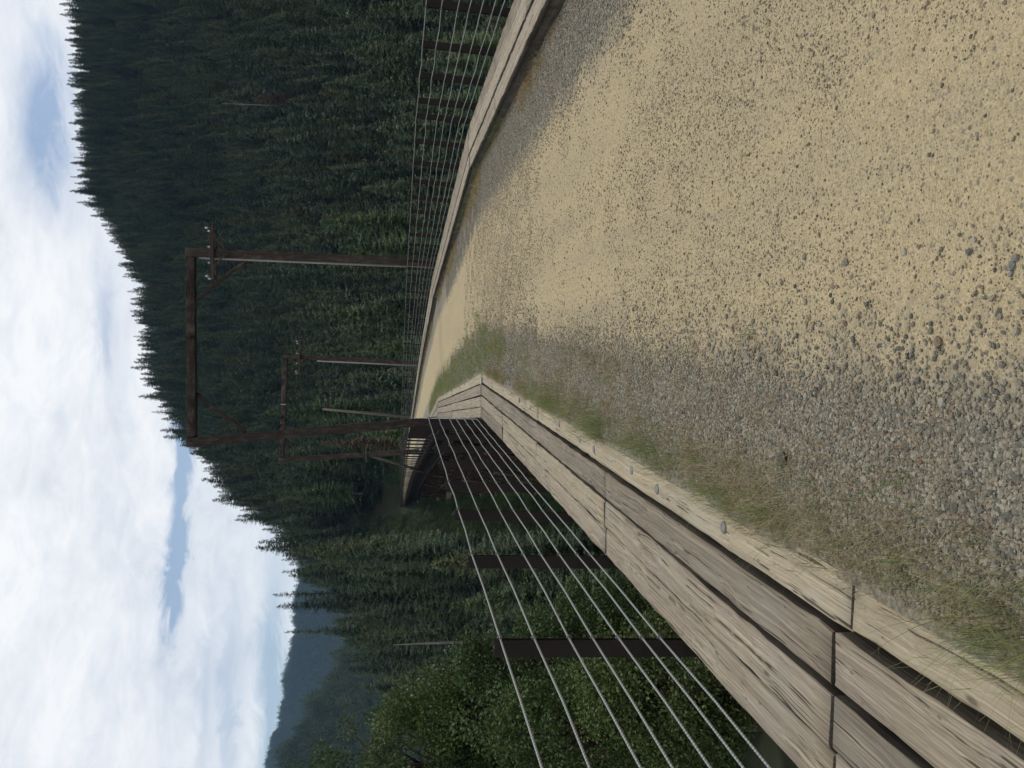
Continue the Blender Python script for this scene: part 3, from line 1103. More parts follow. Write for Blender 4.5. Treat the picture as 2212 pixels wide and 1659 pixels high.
# forest positions ---------------------------------------------------
pts = []
sp = 5.8
for gxI in np.arange(-230, 420, sp):
    for gyI in np.arange(20, 800, sp):
        pts.append((gxI, gyI))
pts = np.array(pts)
pts = pts + RNG.uniform(-0.46 * sp, 0.46 * sp, pts.shape)
az = np.degrees(np.arctan2(pts[:, 0], pts[:, 1]))
DD = np.hypot(pts[:, 0], pts[:, 1])
zz = ground(pts[:, 0], pts[:, 1])
crest = np.interp(az, [-30, -16, -13, -10.6, -7.5, -4, 0, 6, 12, 23.4, 32], [330, 255, 300, 335, 420, 510, 560, 600, 640, 760, 800])
trx = pts[:, 0] - (XL(pts[:, 1]) + WIDE / 2)
keep = (az > -27) & (az < 29) & (DD > 62) & (DD < crest)
keep &= ~((np.abs(trx) < 9.5) & (pts[:, 1] < 262))
keep &= ~((trx < 0) & (az > -10.2) & (pts[:, 1] < 246))          # open view on the far trestle
keep &= ~((az < -15) & (DD < 90))
keep &= ~((DD < 100) & (az > -3) & (az < 29) & (RNG.random(len(az)) < 0.35))
pts, az, DD, zz = pts[keep], az[keep], DD[keep], zz[keep]
n = len(pts)
kind = RNG.integers(0, 6, n)
kind = np.where(DD < 175, 6 + kind % 3, kind)
scl = np.clip(RNG.normal(1.0, 0.13, n), 0.6, 1.3) * (1 + 0.10 * np.sin(pts[:, 0] * 0.07 + 1) * np.cos(pts[:, 1] * 0.06))
scl *= np.where((az < -7) & (DD < 350), 0.9, 1.0) * np.interp(DD, [90, 200, 330, 480, 700], [0.95, 0.92, 0.78, 0.66, 0.62])
rot = RNG.uniform(0, 6.28, n)
Hk = np.array([k[2] for k in TREE_KINDS])[kind] * scl

# which trees show largest: cones drawn front to back in a small buffer
BW, BH = 207, 276
buf = np.zeros((BH, BW), bool)


def proj(x, y, z):
    d = np.stack([x, y, z - EYE.z], -1)
    dep = d @ np.array(FWD)
    return 829.5 + 1912 * d[..., 0] / dep, 1106 - 1912 * (d @ np.array(UPV)) / dep


for y in np.geomspace(1.8, 250, 900):
    for f in np.linspace(0, 1, 80):
        u_, v_ = proj(np.array(XL(y) + f * WIDE), np.array(y), np.array(0.2 * f))
        a, b_ = int(v_ / 8), int(u_ / 8)
        if 0 <= a < BH and 0 <= b_ < BW:
            buf[a:a + 2, b_] = True
buf[200:, 40:] = True
order = np.argsort(DD)
score = np.zeros(n)
ut, vt = proj(pts[:, 0], pts[:, 1], zz + Hk)
ub, vb = proj(pts[:, 0], pts[:, 1], zz)
for i in order:
    hw = 3.0 * scl[i] * 1912 / DD[i]
    v0, v1 = vt[i] / 8, min(vb[i] / 8, BH - 1)
    if v1 < 0 or ut[i] < -40 or ut[i] > 1700:
        continue
    c_ = 0
    for r_ in range(max(0, int(v0)), int(v1) + 1):
        w_ = hw * min(1, (r_ + 0.5 - v0) / max(v1 - v0, 1)) / 8
        a, b_ = int(ut[i] / 8 - w_), int(ut[i] / 8 + w_) + 1
        a, b_ = max(a, 0), min(b_, BW)
        if a >= b_:
            continue
        seg = buf[r_, a:b_]
        c_ += (~seg).sum()
        buf[r_, a:b_] = True
    score[i] = c_
best = np.argsort(-score)[:285]
best = [i for i in best if score[i] > 3]
GZ = [('dark green conifer standing in the dense forest on the steep hillside', 'conifers of the hillside forest'),
      ('green conifer on the wooded left slope below the skyline', 'conifers of the left slope'),
      ('conifer rising from the ravine behind the right fence', 'conifers of the ravine')]
for i in best:
    g = GZ[0]
    if az[i] < -8:
        g = GZ[1]
    elif DD[i] < 165:
        g = GZ[2]
    tree_thing(pts[i, 0], pts[i, 1], zz[i] - 0.3, int(kind[i]), float(scl[i]), g[0], g[1], rz=float(rot[i]), sx=float(RNG.uniform(0.92, 1.15)))
rest = np.setdiff1d(np.arange(n), best)


# ------------------------------------------------------------------ scatter (stuff objects)
def scatter(name, P, rotv, sc, idxs, protos, kind='stuff'):
    pc = bpy.data.collections.new(name + '_kinds')       # never linked: only read by the node tree
    for k, me in enumerate(protos):
        o = bpy.data.objects.new('%s_kind_%02d' % (name, k), me)
        pc.objects.link(o)
    me = bpy.data.meshes.new(name)
    me.vertices.add(len(P))
    me.vertices.foreach_set('co', np.asarray(P, np.float32).ravel())
    a = me.attributes.new('rotv', 'FLOAT_VECTOR', 'POINT')
    a.data.foreach_set('vector', np.asarray(rotv, np.float32).ravel())
    a = me.attributes.new('sclv', 'FLOAT_VECTOR', 'POINT')
    a.data.foreach_set('vector', np.asarray(sc, np.float32).ravel())
    a = me.attributes.new('pick', 'INT', 'POINT')
    a.data.foreach_set('value', np.asarray(idxs, np.int32))
    o = link(name, me)
    ng = bpy.data.node_groups.new(name, 'GeometryNodeTree')
    ng.interface.new_socket('Geometry', in_out='INPUT', socket_type='NodeSocketGeometry')
    ng.interface.new_socket('Geometry', in_out='OUTPUT', socket_type='NodeSocketGeometry')
    N_ = ng.nodes
    gi, go = N_.new('NodeGroupInput'), N_.new('NodeGroupOutput')
    ip = N_.new('GeometryNodeInstanceOnPoints')
    ci = N_.new('GeometryNodeCollectionInfo')
    ci.inputs['Collection'].default_value = pc
    ci.inputs['Separate Children'].default_value = True
    ci.inputs['Reset Children'].default_value = True
    na_ = []
    for nm, dt in (('rotv', 'FLOAT_VECTOR'), ('sclv', 'FLOAT_VECTOR'), ('pick', 'INT')):
        x = N_.new('GeometryNodeInputNamedAttribute')
        x.data_type = dt
        x.inputs['Name'].default_value = nm
        na_.append([s for s in x.outputs if s.enabled and s.name == 'Attribute'][0])
    e2r = N_.new('FunctionNodeEulerToRotation')
    Lk = ng.links.new
    Lk(gi.outputs[0], ip.inputs['Points'])
    Lk(ci.outputs[0], ip.inputs['Instance'])
    ip.inputs['Pick Instance'].default_value = True
    Lk(na_[2], ip.inputs['Instance Index'])
    Lk(na_[0], e2r.inputs[0])
    Lk(e2r.outputs[0], ip.inputs['Rotation'])
    Lk(na_[1], ip.inputs['Scale'])
    Lk(ip.outputs[0], go.inputs[0])
    md = o.modifiers.new('scatter', 'NODES')
    md.node_group = ng
    tag(o, kind=kind)
    return o


def whole_tree(k):
    cm, tm, H = TREE_KINDS[k]
    nv = len(cm.vertices)
    V = np.empty(nv * 3, np.float32)
    cm.vertices.foreach_get('co', V)
    q = np.arange(nv).reshape(-1, 4)
    b = trunk_geo(H, 0.012 * H, 5)
    V2 = np.array(b.V)
    qs = np.array([f for f in b.F if len(f) == 4]) + nv
    return fast_mesh('forest_tree', np.concatenate([V.reshape(-1, 3), V2]), [q, qs], [M['needle'], M['bark']], midx=[0] * len(q) + [1] * len(qs))


rp = rest
P = np.stack([pts[rp, 0], pts[rp, 1], zz[rp] - 0.3], -1)
sx = RNG.uniform(0.9, 1.15, len(rp))
scatter('forest', P, np.stack([0 * rp, 0 * rp, rot[rp]], -1), np.stack([scl[rp] * sx, scl[rp] * sx, scl[rp]], -1), kind[rp], [whole_tree(k) for k in range(9)])

# far forest: small simple trees on the two far hills
far_kinds = []
for i in range(3):
    V, q = conifer_crown(70 + i, 22, 4.2, 14, 7, 5, 0.03, 0.30, ls=1.6)
    V = V.copy()
    far_kinds.append(fast_mesh('far_tree', V, [q], [M['needle']]))


def on_hill(R, n, seed, s0):
    r = np.random.default_rng(seed)
    a = r.uniform(0, 5.6, n)
    b = r.uniform(0, R.shape[1] - 1.001, n)
    i, j = a.astype(int), b.astype(int)
    fa, fb = (a - i)[:, None], (b - j)[:, None]
    p = (R[i, j] * (1 - fa) + R[i + 1, j] * fa) * (1 - fb) + (R[i, j + 1] * (1 - fa) + R[i + 1, j + 1] * fa) * fb
    s = r.normal(1, 0.2, n).clip(0.6, 1.5) * s0
    return p, s


pA, sA = on_hill(MIDR, 9000, 5, 0.8)
ok = pA[:, 0] < 0.35 * pA[:, 1]
pA, sA = pA[ok], sA[ok]
pB, sB = on_hill(FARR, 15000, 6, 0.95)
p_ = np.concatenate([pA, pB])
s_ = np.concatenate([sA, sB])
w_ = np.concatenate([np.ones(len(sA)), np.full(len(sB), 2.0)])
scatter('far_forest', p_, np.stack([0 * s_, 0 * s_, RNG.uniform(0, 6.28, len(s_))], -1), np.stack([s_ * 1.1 * w_, s_ * 1.1 * w_, s_], -1), RNG.integers(0, 3, len(s_)), far_kinds)


# single trees that stand out -----------------------------------------
def at_top(u, v, D, kind, s):
    p = at(u, v, D)
    return p.x, p.y, p.z - TREE_KINDS[kind][2] * s


def special(u, v, D, kind, s, label, mat=None, group=None, sx=1.0):
    x, y, z = at_top(u, v, D, kind, s)
    cr = recolour(TREE_KINDS[kind][0], mat) if mat else None
    return tree_thing(x, y, z, kind, s, label, group, crown=cr, sx=sx)


special(1381, 385, 395, 4, 0.9, 'rust red dead conifer high on the hillside at the right', M['needle_red'])
special(1447, 545, 300, 4, 0.62, 'smaller rust red conifer lower on the hillside at the right', M['needle_red'])
special(701, 690, 165, 3, 0.8, 'brown dying conifer behind the left posts of the two portals', M['needle_brown'])
special(293, 615, 205, 3, 0.95, 'thin spire conifer alone against the blue hills at the left end of the ridge', sx=0.62)
special(374, 589, 215, 3, 1.0, 'ragged pointed conifer on the left skyline above the spire', sx=0.8)
special(348, 596, 212, 0, 0.95, 'narrow conifer on the left skyline beside the ragged pointed one', sx=0.75)
for u, v, D, s, lab in ((905, 790, 150, 0.8, 'bright yellow green conifer right of the second portal above the fence'),
                        (770, 575, 205, 0.95, 'bright green conifer framed under the beam of the second portal'),
                        (1120, 730, 170, 0.85, 'bright green conifer right of the nearer portal'),
                        (1180, 690, 185, 0.9, 'light green conifer on the lower slope beyond the right fence'),
                        (1440, 905, 120, 0.6, 'bright small conifer seen through the right fence wires'),
                        (1560, 940, 105, 0.55, 'bright bushy conifer behind the right fence near the photo edge'),
                        (340, 895, 125, 0.62, 'light green young conifer below the left slope above the cables'),
                        (590, 600, 235, 0.8, 'fresh green conifer beside the far end of the trestle'),
                        (470, 830, 150, 0.7, 'bright conifer among dark ones on the left slope'),
                        (720, 790, 140, 0.62, 'short bright green conifer behind the second left portal post')):
    special(u, v, D, 8 if s < 0.75 else 6, s * 1.1, lab, M['needle_bright'])


# ------------------------------------------------------------------ snags
def snag(u, v, D, H, label):
    p = at(u, v, D)
    root = empty('dead_snag', (p.x, p.y, p.z - H))
    tag(root, label, 'dead tree')
    b = MB()
    b.tube([(0, 0, -2), (0.1, 0, H * 0.5), (0.05, 0.05, H)], [0.3, 0.2, 0.05], 7)
    b.obj('trunk', M['snag'], root, True)
    b = MB()
    for i in range(16):
        a, z = random.uniform(0, 6.28), H * random.uniform(0.35, 0.95)
        l = random.uniform(0.5, 1.6)
        b.tube([(0, 0, z), (math.cos(a) * l, math.sin(a) * l, z + 0.1 * l)], [0.04, 0.012], 4)
    b.obj('branches', M['snag'], root)


snag(1435, 480, 300, 19, 'pale bare snag among green trees high on the right slope')
snag(265, 850, 120, 17, 'grey bare snag at the foot of the left slope')


# ------------------------------------------------------------------ broadleaf trees by the left fence
def leaf_cloud(seed, clumps, per, lsz, crad):
    r = np.random.default_rng(seed)
    c = np.repeat(np.asarray(clumps), per, axis=0)
    n = len(c)
    g = r.normal(0, 1, (n, 3))
    g /= np.linalg.norm(g, axis=1)[:, None]
    p = c + g * (crad * r.uniform(0.25, 1.0, n) ** 0.6)[:, None] * np.array([1, 1, 0.8])
    d = r.normal(0, 1, (n, 3)) + g * 0.7
    d[:, 2] -= 0.25
    d /= np.linalg.norm(d, axis=1)[:, None]
    s = np.cross(d, r.normal(0, 1, (n, 3)) * 0.6 + np.array([0, 0, 1]))
    s /= np.linalg.norm(s, axis=1)[:, None] + 1e-6
    l = (lsz * r.uniform(0.65, 1.3, n))[:, None]
    bend = np.cross(s, d) * l * 0.12
    V = np.stack([p, p + d * l * 0.5 + s * l * 0.30 + bend, p + d * l, p + d * l * 0.5 - s * l * 0.30 + bend], 1).reshape(-1, 3)
    return V, np.arange(len(V)).reshape(-1, 4)


def broadleaf(x, y, top, rx, rz_, label, seed, ncl=120, per=170, lsz=0.088, mat='leaf'):
    r = np.random.default_rng(seed)
    g0 = float(ground(x, y))
    H = top - g0
    root = empty('broadleaf_tree', (x, y, g0))
    tag(root, label, 'tree', 'leafy trees beside the trestle')
    cz = H - rz_
    cl = []
    while len(cl) < ncl:
        v = r.normal(0, 1, 3)
        v /= np.linalg.norm(v)
        k = r.uniform(0.35, 1.0) ** 0.5
        lump = 1 + 0.22 * math.sin(v[0] * 5 + seed) * math.cos(v[1] * 4 + v[2] * 5)
        q_ = v * k * lump
        taper = 1 - 0.45 * max(0, q_[2])
        cl.append((q_[0] * rx * taper, q_[1] * rx * taper, cz + q_[2] * rz_))
    V, q_ = leaf_cloud(seed, cl, per, lsz, 0.42)
    link('crown', fast_mesh('crown', V, [q_], [M[mat]]), root)
    b = MB()
    b.tube([(0, 0, -1.5), (0.1, 0, H * 0.3), (0.0, 0.1, cz), (0, 0, H * 0.9)], [0.2, 0.16, 0.1, 0.02], 8)
    for c_ in cl[::4]:
        s_ = (0, 0.05, max(0.3 * H, c_[2] - 1.2))
        b.tube([s_, ((c_[0]) * 0.5, c_[1] * 0.5, (s_[2] + c_[2]) / 2 + 0.1), c_], [0.05, 0.035, 0.012], 5)
    b.obj('trunk', M['bark'], root, True)


def bl(u, v, D, rx, rz_, label, seed, **k):
    p = at(u, v, D)
    broadleaf(p.x, p.y, p.z, rx, rz_, label, seed, **k)


bl(-10, 640, 24, 2.3, 4.2, 'tallest leafy green tree at the edge of the view behind the left cables', 41, ncl=170)
bl(118, 800, 23, 1.9, 3.6, 'rounded leafy tree next to the tallest one behind the left cables', 42, ncl=150)
bl(215, 975, 22, 1.6, 3.0, 'lower leafy tree at the inner end of the leafy row', 43, ncl=120)
bl(60, 1010, 17, 1.5, 2.4, 'leafy tree crown close below the top cable', 44, ncl=120, lsz=0.08)
bl(285, 1130, 24, 1.6, 2.4, 'dark leafy bush below the cables beside the leafy row', 45, ncl=110, mat='shrub')
bl(150, 1210, 16, 1.5, 1.8, 'leafy bush low between cables and kerb', 46, ncl=110, lsz=0.075, mat='shrub')
bl(-130, 700, 22, 2.2, 4.0, 'leafy tree standing just beyond the edge of the row', 47, ncl=120)

# undergrowth: shrubs covering the slopes of the ravine
shr = []
for i in range(3):
    r = np.random.default_rng(300 + i)
    cl = []
    for _ in range(26):
        v = r.normal(0, 1, 3)
        v /= np.linalg.norm(v)
        v[2] = abs(v[2])
        cl.append(v * np.array([1.3, 1.3, 1.5]) * r.uniform(0.5, 1))
    V, q = leaf_cloud(310 + i, cl, 70, 0.15, 0.42)
    shr.append(fast_mesh('shrub', V, [q], [M['shrub']]))
npt = 16000
a_ = RNG.uniform(-30, 30, npt)
d_ = np.sqrt(RNG.uniform(24 ** 2, 175 ** 2, npt))
a_[:5000] = RNG.uniform(-12, -2, 5000)
d_[:5000] = np.sqrt(RNG.uniform(90 ** 2, 300 ** 2, 5000))
x_, y_ = np.sin(np.radians(a_)) * d_, np.cos(np.radians(a_)) * d_
z_ = ground(x_, y_)
tr_ = x_ - (XL(y_) + WIDE / 2)
hgt_ = np.where((np.abs(tr_) < 5), 0.5, 1.0)
hgt_ = np.where((tr_ < 0) & (a_ > -10.2) & (d_ > 60), 0.55, hgt_)
ok = ((z_ < -4) | (np.abs(tr_) > 5)) & (z_ < 12) & ~((np.abs(tr_) < 3.2) & (d_ < 40))
x_, y_, z_, d_, hgt_ = x_[ok], y_[ok], z_[ok], d_[ok], hgt_[ok]
s_ = RNG.uniform(0.6, 1.7, len(x_)) * hgt_
scatter('undergrowth', np.stack([x_, y_, z_ - 0.2], -1), np.stack([0 * s_, 0 * s_, RNG.uniform(0, 6.28, len(s_))], -1), np.stack([s_, s_, s_ * RNG.uniform(0.8, 1.5, len(s_))], -1), RNG.integers(0, 3, len(s_)), shr)


# ------------------------------------------------------------------ gravel stones
def stone_mesh(seed, mat):
    import bmesh
    r = np.random.default_rng(seed)
    bm = bmesh.new()
    bmesh.ops.create_icosphere(bm, subdivisions=1, radius=1.0)
    sc3 = np.array([1.0, r.uniform(0.65, 0.95), r.uniform(0.45, 0.75)])
    pl = [(lambda v: v / np.linalg.norm(v))(r.normal(0, 1, 3)) for _ in range(9)]
    cut = r.uniform(0.62, 0.9, 9)
    for v in bm.verts:
        p = np.array(v.co)
        for n_, c_ in zip(pl, cut):
            d = p @ n_
            if d > c_:
                p = p - n_ * (d - c_)
        p = p * (1 + r.uniform(-0.08, 0.08)) * sc3
        v.co = p
    me = bpy.data.meshes.new('gravel_stone')
    bm.to_mesh(me)
    bm.free()
    me.materials.append(mat)
    return me


def stone_mat(name, stops):
    t = NT(name)
    rn = t.rand()
    col = t.ramp(rn, stops)
    n_ = t.noise(t.objc(), 2.5, 4, 0.6)
    hv = t.n('ShaderNodeHueSaturation')
    t.l(col, hv.inputs['Color'])
    t.l(t.math('ADD', t.math('MULTIPLY', n_, 0.7), 0.65), hv.inputs['Value'])
    t.bsdf(hv.outputs[0], 0.85, 0, 0.25, n_, 0.3, 0.2)
    return t.m


M['stone'] = stone_mat('gravel_stones', [(0, (0.085, 0.087, 0.072)), (0.2, (0.13, 0.125, 0.10)), (0.45, (0.182, 0.165, 0.124)), (0.65, (0.222, 0.196, 0.145)), (0.87, (0.29, 0.27, 0.215)), (0.965, (0.175, 0.14, 0.10)), (1.0, (0.17, 0.105, 0.07))])
M['pebble'] = stone_mat('trail_pebbles', [(0, (0.090, 0.077, 0.058)), (0.25, (0.15, 0.128, 0.088)), (0.6, (0.235, 0.198, 0.130)), (1.0, (0.33, 0.275, 0.178))])
stones = [stone_mesh(500 + i, M['stone']) for i in range(7)]
pebs = [stone_mesh(520 + i, M['pebble']) for i in range(4)]


def spread(n, y0, y1, lat, size, pw=1.0, seed=0, fromright=False, embed=0.25, keepf=None):
    r = np.random.default_rng(seed)
    y = y0 + (y1 - y0) * r.random(n) ** pw
    l = lat(r, n, y)
    x = INR(y) - l if fromright else INL(y) + l
    s = size(r, n, y)
    ok = (l > -0.0) & (x < INR(y) - 0.01) & (x > INL(y) + 0.01)
    if keepf is not None:
        ok &= keepf(r, x, y, l)
    x, y, s = x[ok], y[ok], s[ok]
    z = trail_z(x, y) + s * 0.5 * (1 - 2 * embed)
    k = len(x)
    rv = np.stack([r.uniform(-0.5, 0.5, k), r.uniform(-0.5, 0.5, k), r.uniform(0, 6.28, k)], -1)
    return np.stack([x, y, z], -1), rv, np.stack([s, s, s], -1)


def vn(x, y, f, seed):
    r = np.random.default_rng(seed)
    v = 0
    for _ in range(5):
        a, b, c = r.uniform(-1, 1), r.uniform(-1, 1), r.uniform(0, 6.28)
        v = v + np.sin(f * (a * x + b * y) + c)
    return v / 2.2


sets = []
# loose bank beside the left kerb
sets.append(spread(125000, 1.5, 10, lambda r, n, y: r.uniform(0, 0.54, n) + r.exponential(0.09, n) * r.integers(0, 2, n), lambda r, n, y: np.clip(r.lognormal(math.log(0.0057), 0.36, n), 0.0025, 0.014), 1.25, 1))
sets.append(spread(36000, 9, 24, lambda r, n, y: r.uniform(0, 0.6, n) + r.exponential(0.12, n), lambda r, n, y: np.clip(r.lognormal(math.log(0.0088), 0.3, n), 0.005, 0.02), 1.2, 2))
sets.append(spread(1300, 1.5, 8, lambda r, n, y: np.abs(r.normal(0, 0.36, n)), lambda r, n, y: np.clip(r.lognormal(math.log(0.0115), 0.22, n), 0.008, 0.019), 1.1, 3))
# strip below the right kerb
sets.append(spread(62000, 1.0, 26, lambda r, n, y: np.abs(r.normal(0.35, 0.24, n)), lambda r, n, y: np.clip(r.lognormal(math.log(0.0075), 0.3, n), 0.004, 0.016), 1.3, 4, True))
Pq = [np.concatenate([s[k] for s in sets]) for k in range(3)]
scatter('gravel', Pq[0], Pq[1], Pq[2], RNG.integers(0, 7, len(Pq[0])), stones)
sets = []
sets.append(spread(190000, 1.6, 19, lambda r, n, y: r.uniform(0.5, 3.2, n), lambda r, n, y: np.clip(r.lognormal(math.log(0.0040), 0.42, n) * np.clip(0.66 + y / 13, 0.72, 1.8), 0.0014, 0.0115), 1.35, 11, embed=0.36,
                   keepf=lambda r, x, y, l: r.random(len(x)) < np.clip(0.38 + np.clip(1.3 - y / 12, 0.15, 1) * (0.50 * vn(l * 2.2, y * 0.30, 3.0, 5) + 0.30 * vn(x, y, 9, 6)), 0.10, 1) * np.clip((19.5 - y) / 5, 0, 1)))
sets.append(spread(700, 1.6, 16, lambda r, n, y: r.uniform(0.4, 3.3, n), lambda r, n, y: np.clip(r.lognormal(math.log(0.0068), 0.3, n), 0.0045, 0.012), 0.9, 12, embed=0.38))
Pq = [np.concatenate([s[k] for s in sets]) for k in range(3)]
scatter('pebbles', Pq[0], Pq[1], Pq[2], RNG.integers(0, 4, len(Pq[0])), pebs)


# a few bigger stones that can be told apart
def rock(u, v, size, label, seed, mat):
    d = at(u, v, 10) - EYE
    k = -(EYE.z + 0.0) / d.z
    p = EYE + d * k
    me = stone_mesh(seed, mat)
    o = link('stone', me, None, (p.x, p.y, float(trail_z(p.x, p.y)) + size * 0.3))
    o.scale = (size, size, size)
    o.rotation_euler = (0.2, 0.1, random.uniform(0, 6))
    tag(o, label, 'stone')


M['rock_dark'] = simple('dark_rock', (0.05, 0.045, 0.04), (0.11, 0.10, 0.09), 3, 0.85, 0, 0.2, 0.3)
M['rock_grey'] = simple('grey_rock', (0.13, 0.128, 0.118), (0.22, 0.215, 0.195), 3, 0.85, 0, 0.2, 0.3)
rock(668, 1690, 0.045, 'largest dark stone lying among dry grass beside the left kerb', 601, M['rock_dark'])
rock(1102, 2190, 0.014, 'light grey pebble at the bottom of the tan trail, topmost of three in a row', 602, M['rock_grey'])
rock(1085, 2182, 0.016, 'long grey pebble in the middle of three in a row on the tan trail', 603, M['rock_grey'])
rock(1068, 2177, 0.011, 'smallest grey pebble at the end of three in a row on the tan trail', 604, M['rock_grey'])


# ------------------------------------------------------------------ grass
def tuft(seed, nb, h, spread_, bend, wid, mat):
    r = np.random.default_rng(seed)
    V, Q = [], []
    for _ in range(nb):
        a = r.uniform(0, 6.28)
        b0 = r.normal(0, spread_, 2)
        hh = h * r.uniform(0.45, 1.15)
        bd = bend * r.uniform(0.3, 1.3) * hh
        w = wid * r.uniform(0.7, 1.3)
        sx_, sy_ = -math.sin(a) * w, math.cos(a) * w
        pr = None
        for k in range(5):
            f = k / 4
            x = b0[0] + math.cos(a) * bd * f * f
            y = b0[1] + math.sin(a) * bd * f * f
            z = hh * f * (1 - 0.35 * bend * f)
            ww = 1 - 0.85 * f
            V += [(x + sx_ * ww, y + sy_ * ww, z), (x - sx_ * ww, y - sy_ * ww, z)]
            c = len(V)
            if pr is not None:
                Q.append((pr - 2, pr - 1, c - 1, c - 2))
            pr = c
    return fast_mesh('grass_tuft', np.array(V), [np.array(Q)], [mat])


gk = [tuft(700, 11, 0.20, 0.02, 0.45, 0.0011, M['grass']), tuft(701, 9, 0.27, 0.025, 0.6, 0.0011, M['grass']),
      tuft(702, 16, 0.085, 0.04, 0.9, 0.0012, M['straw']), tuft(703, 14, 0.12, 0.05, 1.1, 0.0010, M['straw']),
      tuft(704, 26, 0.05, 0.035, 0.9, 0.0014, M['weed']), tuft(705, 30, 0.06, 0.05, 0.8, 0.0022, M['grass'])]
GP, GS, GI = [], [], []


def grass(n, y0, y1, lat, kinds, sc_, seed, fromright=False, cl=None, pw=1.0):
    r = np.random.default_rng(seed)
    y = y0 + (y1 - y0) * r.random(n) ** pw
    l = np.clip(lat(r, n, y), 0.0, 3.5)
    x = INR(y) - l - 0.01 if fromright else INL(y) + l + 0.005
    ok = np.ones(n, bool)
    if cl is not None:
        ok = vn(x, y, cl, seed + 50) > r.normal(0.0, 0.35, n)
    x, y = x[ok], y[ok]
    z = trail_z(x, y) - 0.005
    GP.append(np.stack([x, y, z], -1))
    GS.append(r.uniform(sc_[0], sc_[1], len(x)))
    GI.append(r.choice(kinds, len(x)))


hn = lambda s, m_=0.0: (lambda r, n, y: np.abs(r.normal(m_, s, n)))
grass(560, 1.5, 9.5, hn(0.13), [0, 1, 2, 3], (0.5, 1.0), 21)
grass(240, 1.5, 8.2, hn(0.10), [0, 1], (0.6, 1.1), 31, cl=5)
grass(420, 2.0, 10, lambda r, n, y: r.uniform(0, 0.55, n), [4, 2, 4, 3], (0.5, 1.0), 32)
grass(210, 1.5, 4.2, hn(0.13), [2, 3], (0.7, 1.3), 22)
grass(260, 1.5, 9, hn(0.22), [2, 3, 4], (0.5, 1.1), 23, cl=4)
grass(420, 2.2, 8, lambda r, n, y: np.abs(r.normal(0.42, 0.16, n)), [0, 4, 4, 2], (0.4, 1.0), 24, cl=5)
grass(500, 8, 14, lambda r, n, y: np.abs(r.normal(0.05, 0.07, n)), [4, 2, 4, 0], (0.6, 1.3), 25, cl=4)
grass(1100, 8.5, 14.5, lambda r, n, y: np.abs(r.normal(0.46, 0.11, n)), [5, 5, 4], (0.5, 1.0), 26, cl=2.2)
grass(2100, 14.0, 40, lambda r, n, y: np.abs(r.normal(0.34, 0.24, n)) * np.clip(1.25 - (y - 14) / 45, 0.45, 1.2), [5, 5, 5, 2], (0.7, 1.3), 27)
grass(420, 5, 24, hn(0.05), [0, 1, 1, 3], (0.5, 1.0), 28, True, cl=1.2)
grass(3600, 4, 40, hn(0.16), [4, 4, 4, 4, 3, 5, 2], (0.7, 1.4), 29, True, cl=1.0)
grass(900, 22, 80, hn(0.10), [5, 4, 3], (0.9, 1.8), 30, True, cl=0.7)
gp = np.concatenate(GP)
gs = np.concatenate(GS)
scatter('grass', gp, np.stack([RNG.normal(0, 0.12, len(gs)), RNG.normal(0, 0.12, len(gs)), RNG.uniform(0, 6.28, len(gs))], -1), np.stack([gs, gs, gs], -1), np.concatenate(GI), gk)

# ------------------------------------------------------------------ haze
hz = MB()
hz.poly([(x, y, z) for z in (-120, 560) for x, y in ((-6400, -6400), (6400, -6400), (6400, 6400), (-6400, 6400))],
        [(3, 2, 1, 0), (4, 5, 6, 7), (0, 1, 5, 4), (1, 2, 6, 5), (2, 3, 7, 6), (3, 0, 4, 7)])
t = NT('haze_air')
pv = t.n('ShaderNodeVolumePrincipled')
pv.inputs['Color'].default_value = (0.42, 0.68, 1.0, 1)
pv.inputs['Density'].default_value = 0.000075
t.l(pv.outputs[0], t.out.inputs['Volume'])
tag(hz.obj('haze', t.m), kind='stuff')

# ------------------------------------------------------------------ sky and sun
SUN_EL, SUN_AZ = 60.0, 42.0           # azimuth measured from straight ahead to the right
w = bpy.data.worlds.new('World')
SC.world = w
w.use_nodes = True


class WT(NT):
    def __init__(self, world):
        self.t = world.node_tree
        self.t.nodes.clear()
        self.out = self.n('ShaderNodeOutputWorld')


t = WT(w)
sky = t.n('ShaderNodeTexSky', sky_type='NISHITA')
sky.sun_disc = False
sky.sun_elevation = rad(SUN_EL)
sky.sun_rotation = rad(SUN_AZ)
sky.air_density = 1.0
sky.dust_density = 0.6
sky.ozone_density = 1.5
g = t.n('ShaderNodeTexCoord').outputs['Generated']
sepn = t.n('ShaderNodeSeparateXYZ')
t.l(g, sepn.inputs[0])
dx, dy, dz = sepn.outputs
el = t.math('MULTIPLY', t.math('ARCSINE', dz), 57.2958)
azn = t.math('MULTIPLY', t.math('ARCTAN2', dx, dy), 57.2958)
cc = t.n('ShaderNodeCombineXYZ')
t.l(t.math('MULTIPLY', azn, 0.065), cc.inputs[0])
t.l(t.math('MULTIPLY', el, 0.14), cc.inputs[1])
nb = t.noise(cc.outputs[0], 1.0, 9, 0.62, 0.5)
nf = t.noise(cc.outputs[0], 3.2, 9, 0.66, 0.5)
nl = t.noise(cc.outputs[0], 0.45, 3, 0.5)
c3 = t.n('ShaderNodeCombineXYZ')
t.l(t.math('MULTIPLY', azn, 0.22), c3.inputs[0])
t.l(t.math('MULTIPLY', el, 0.55), c3.inputs[1])
n3 = t.noise(c3.outputs[0], 1.0, 8, 0.66, 1.2)
warp_e = t.math('ADD', t.math('MULTIPLY', t.math('SUBTRACT', nb, 0.5), 2.6), t.math('MULTIPLY', t.math('SUBTRACT', n3, 0.5), 2.4))
warp_a = t.math('MULTIPLY', t.math('SUBTRACT', nf, 0.5), 9.0)


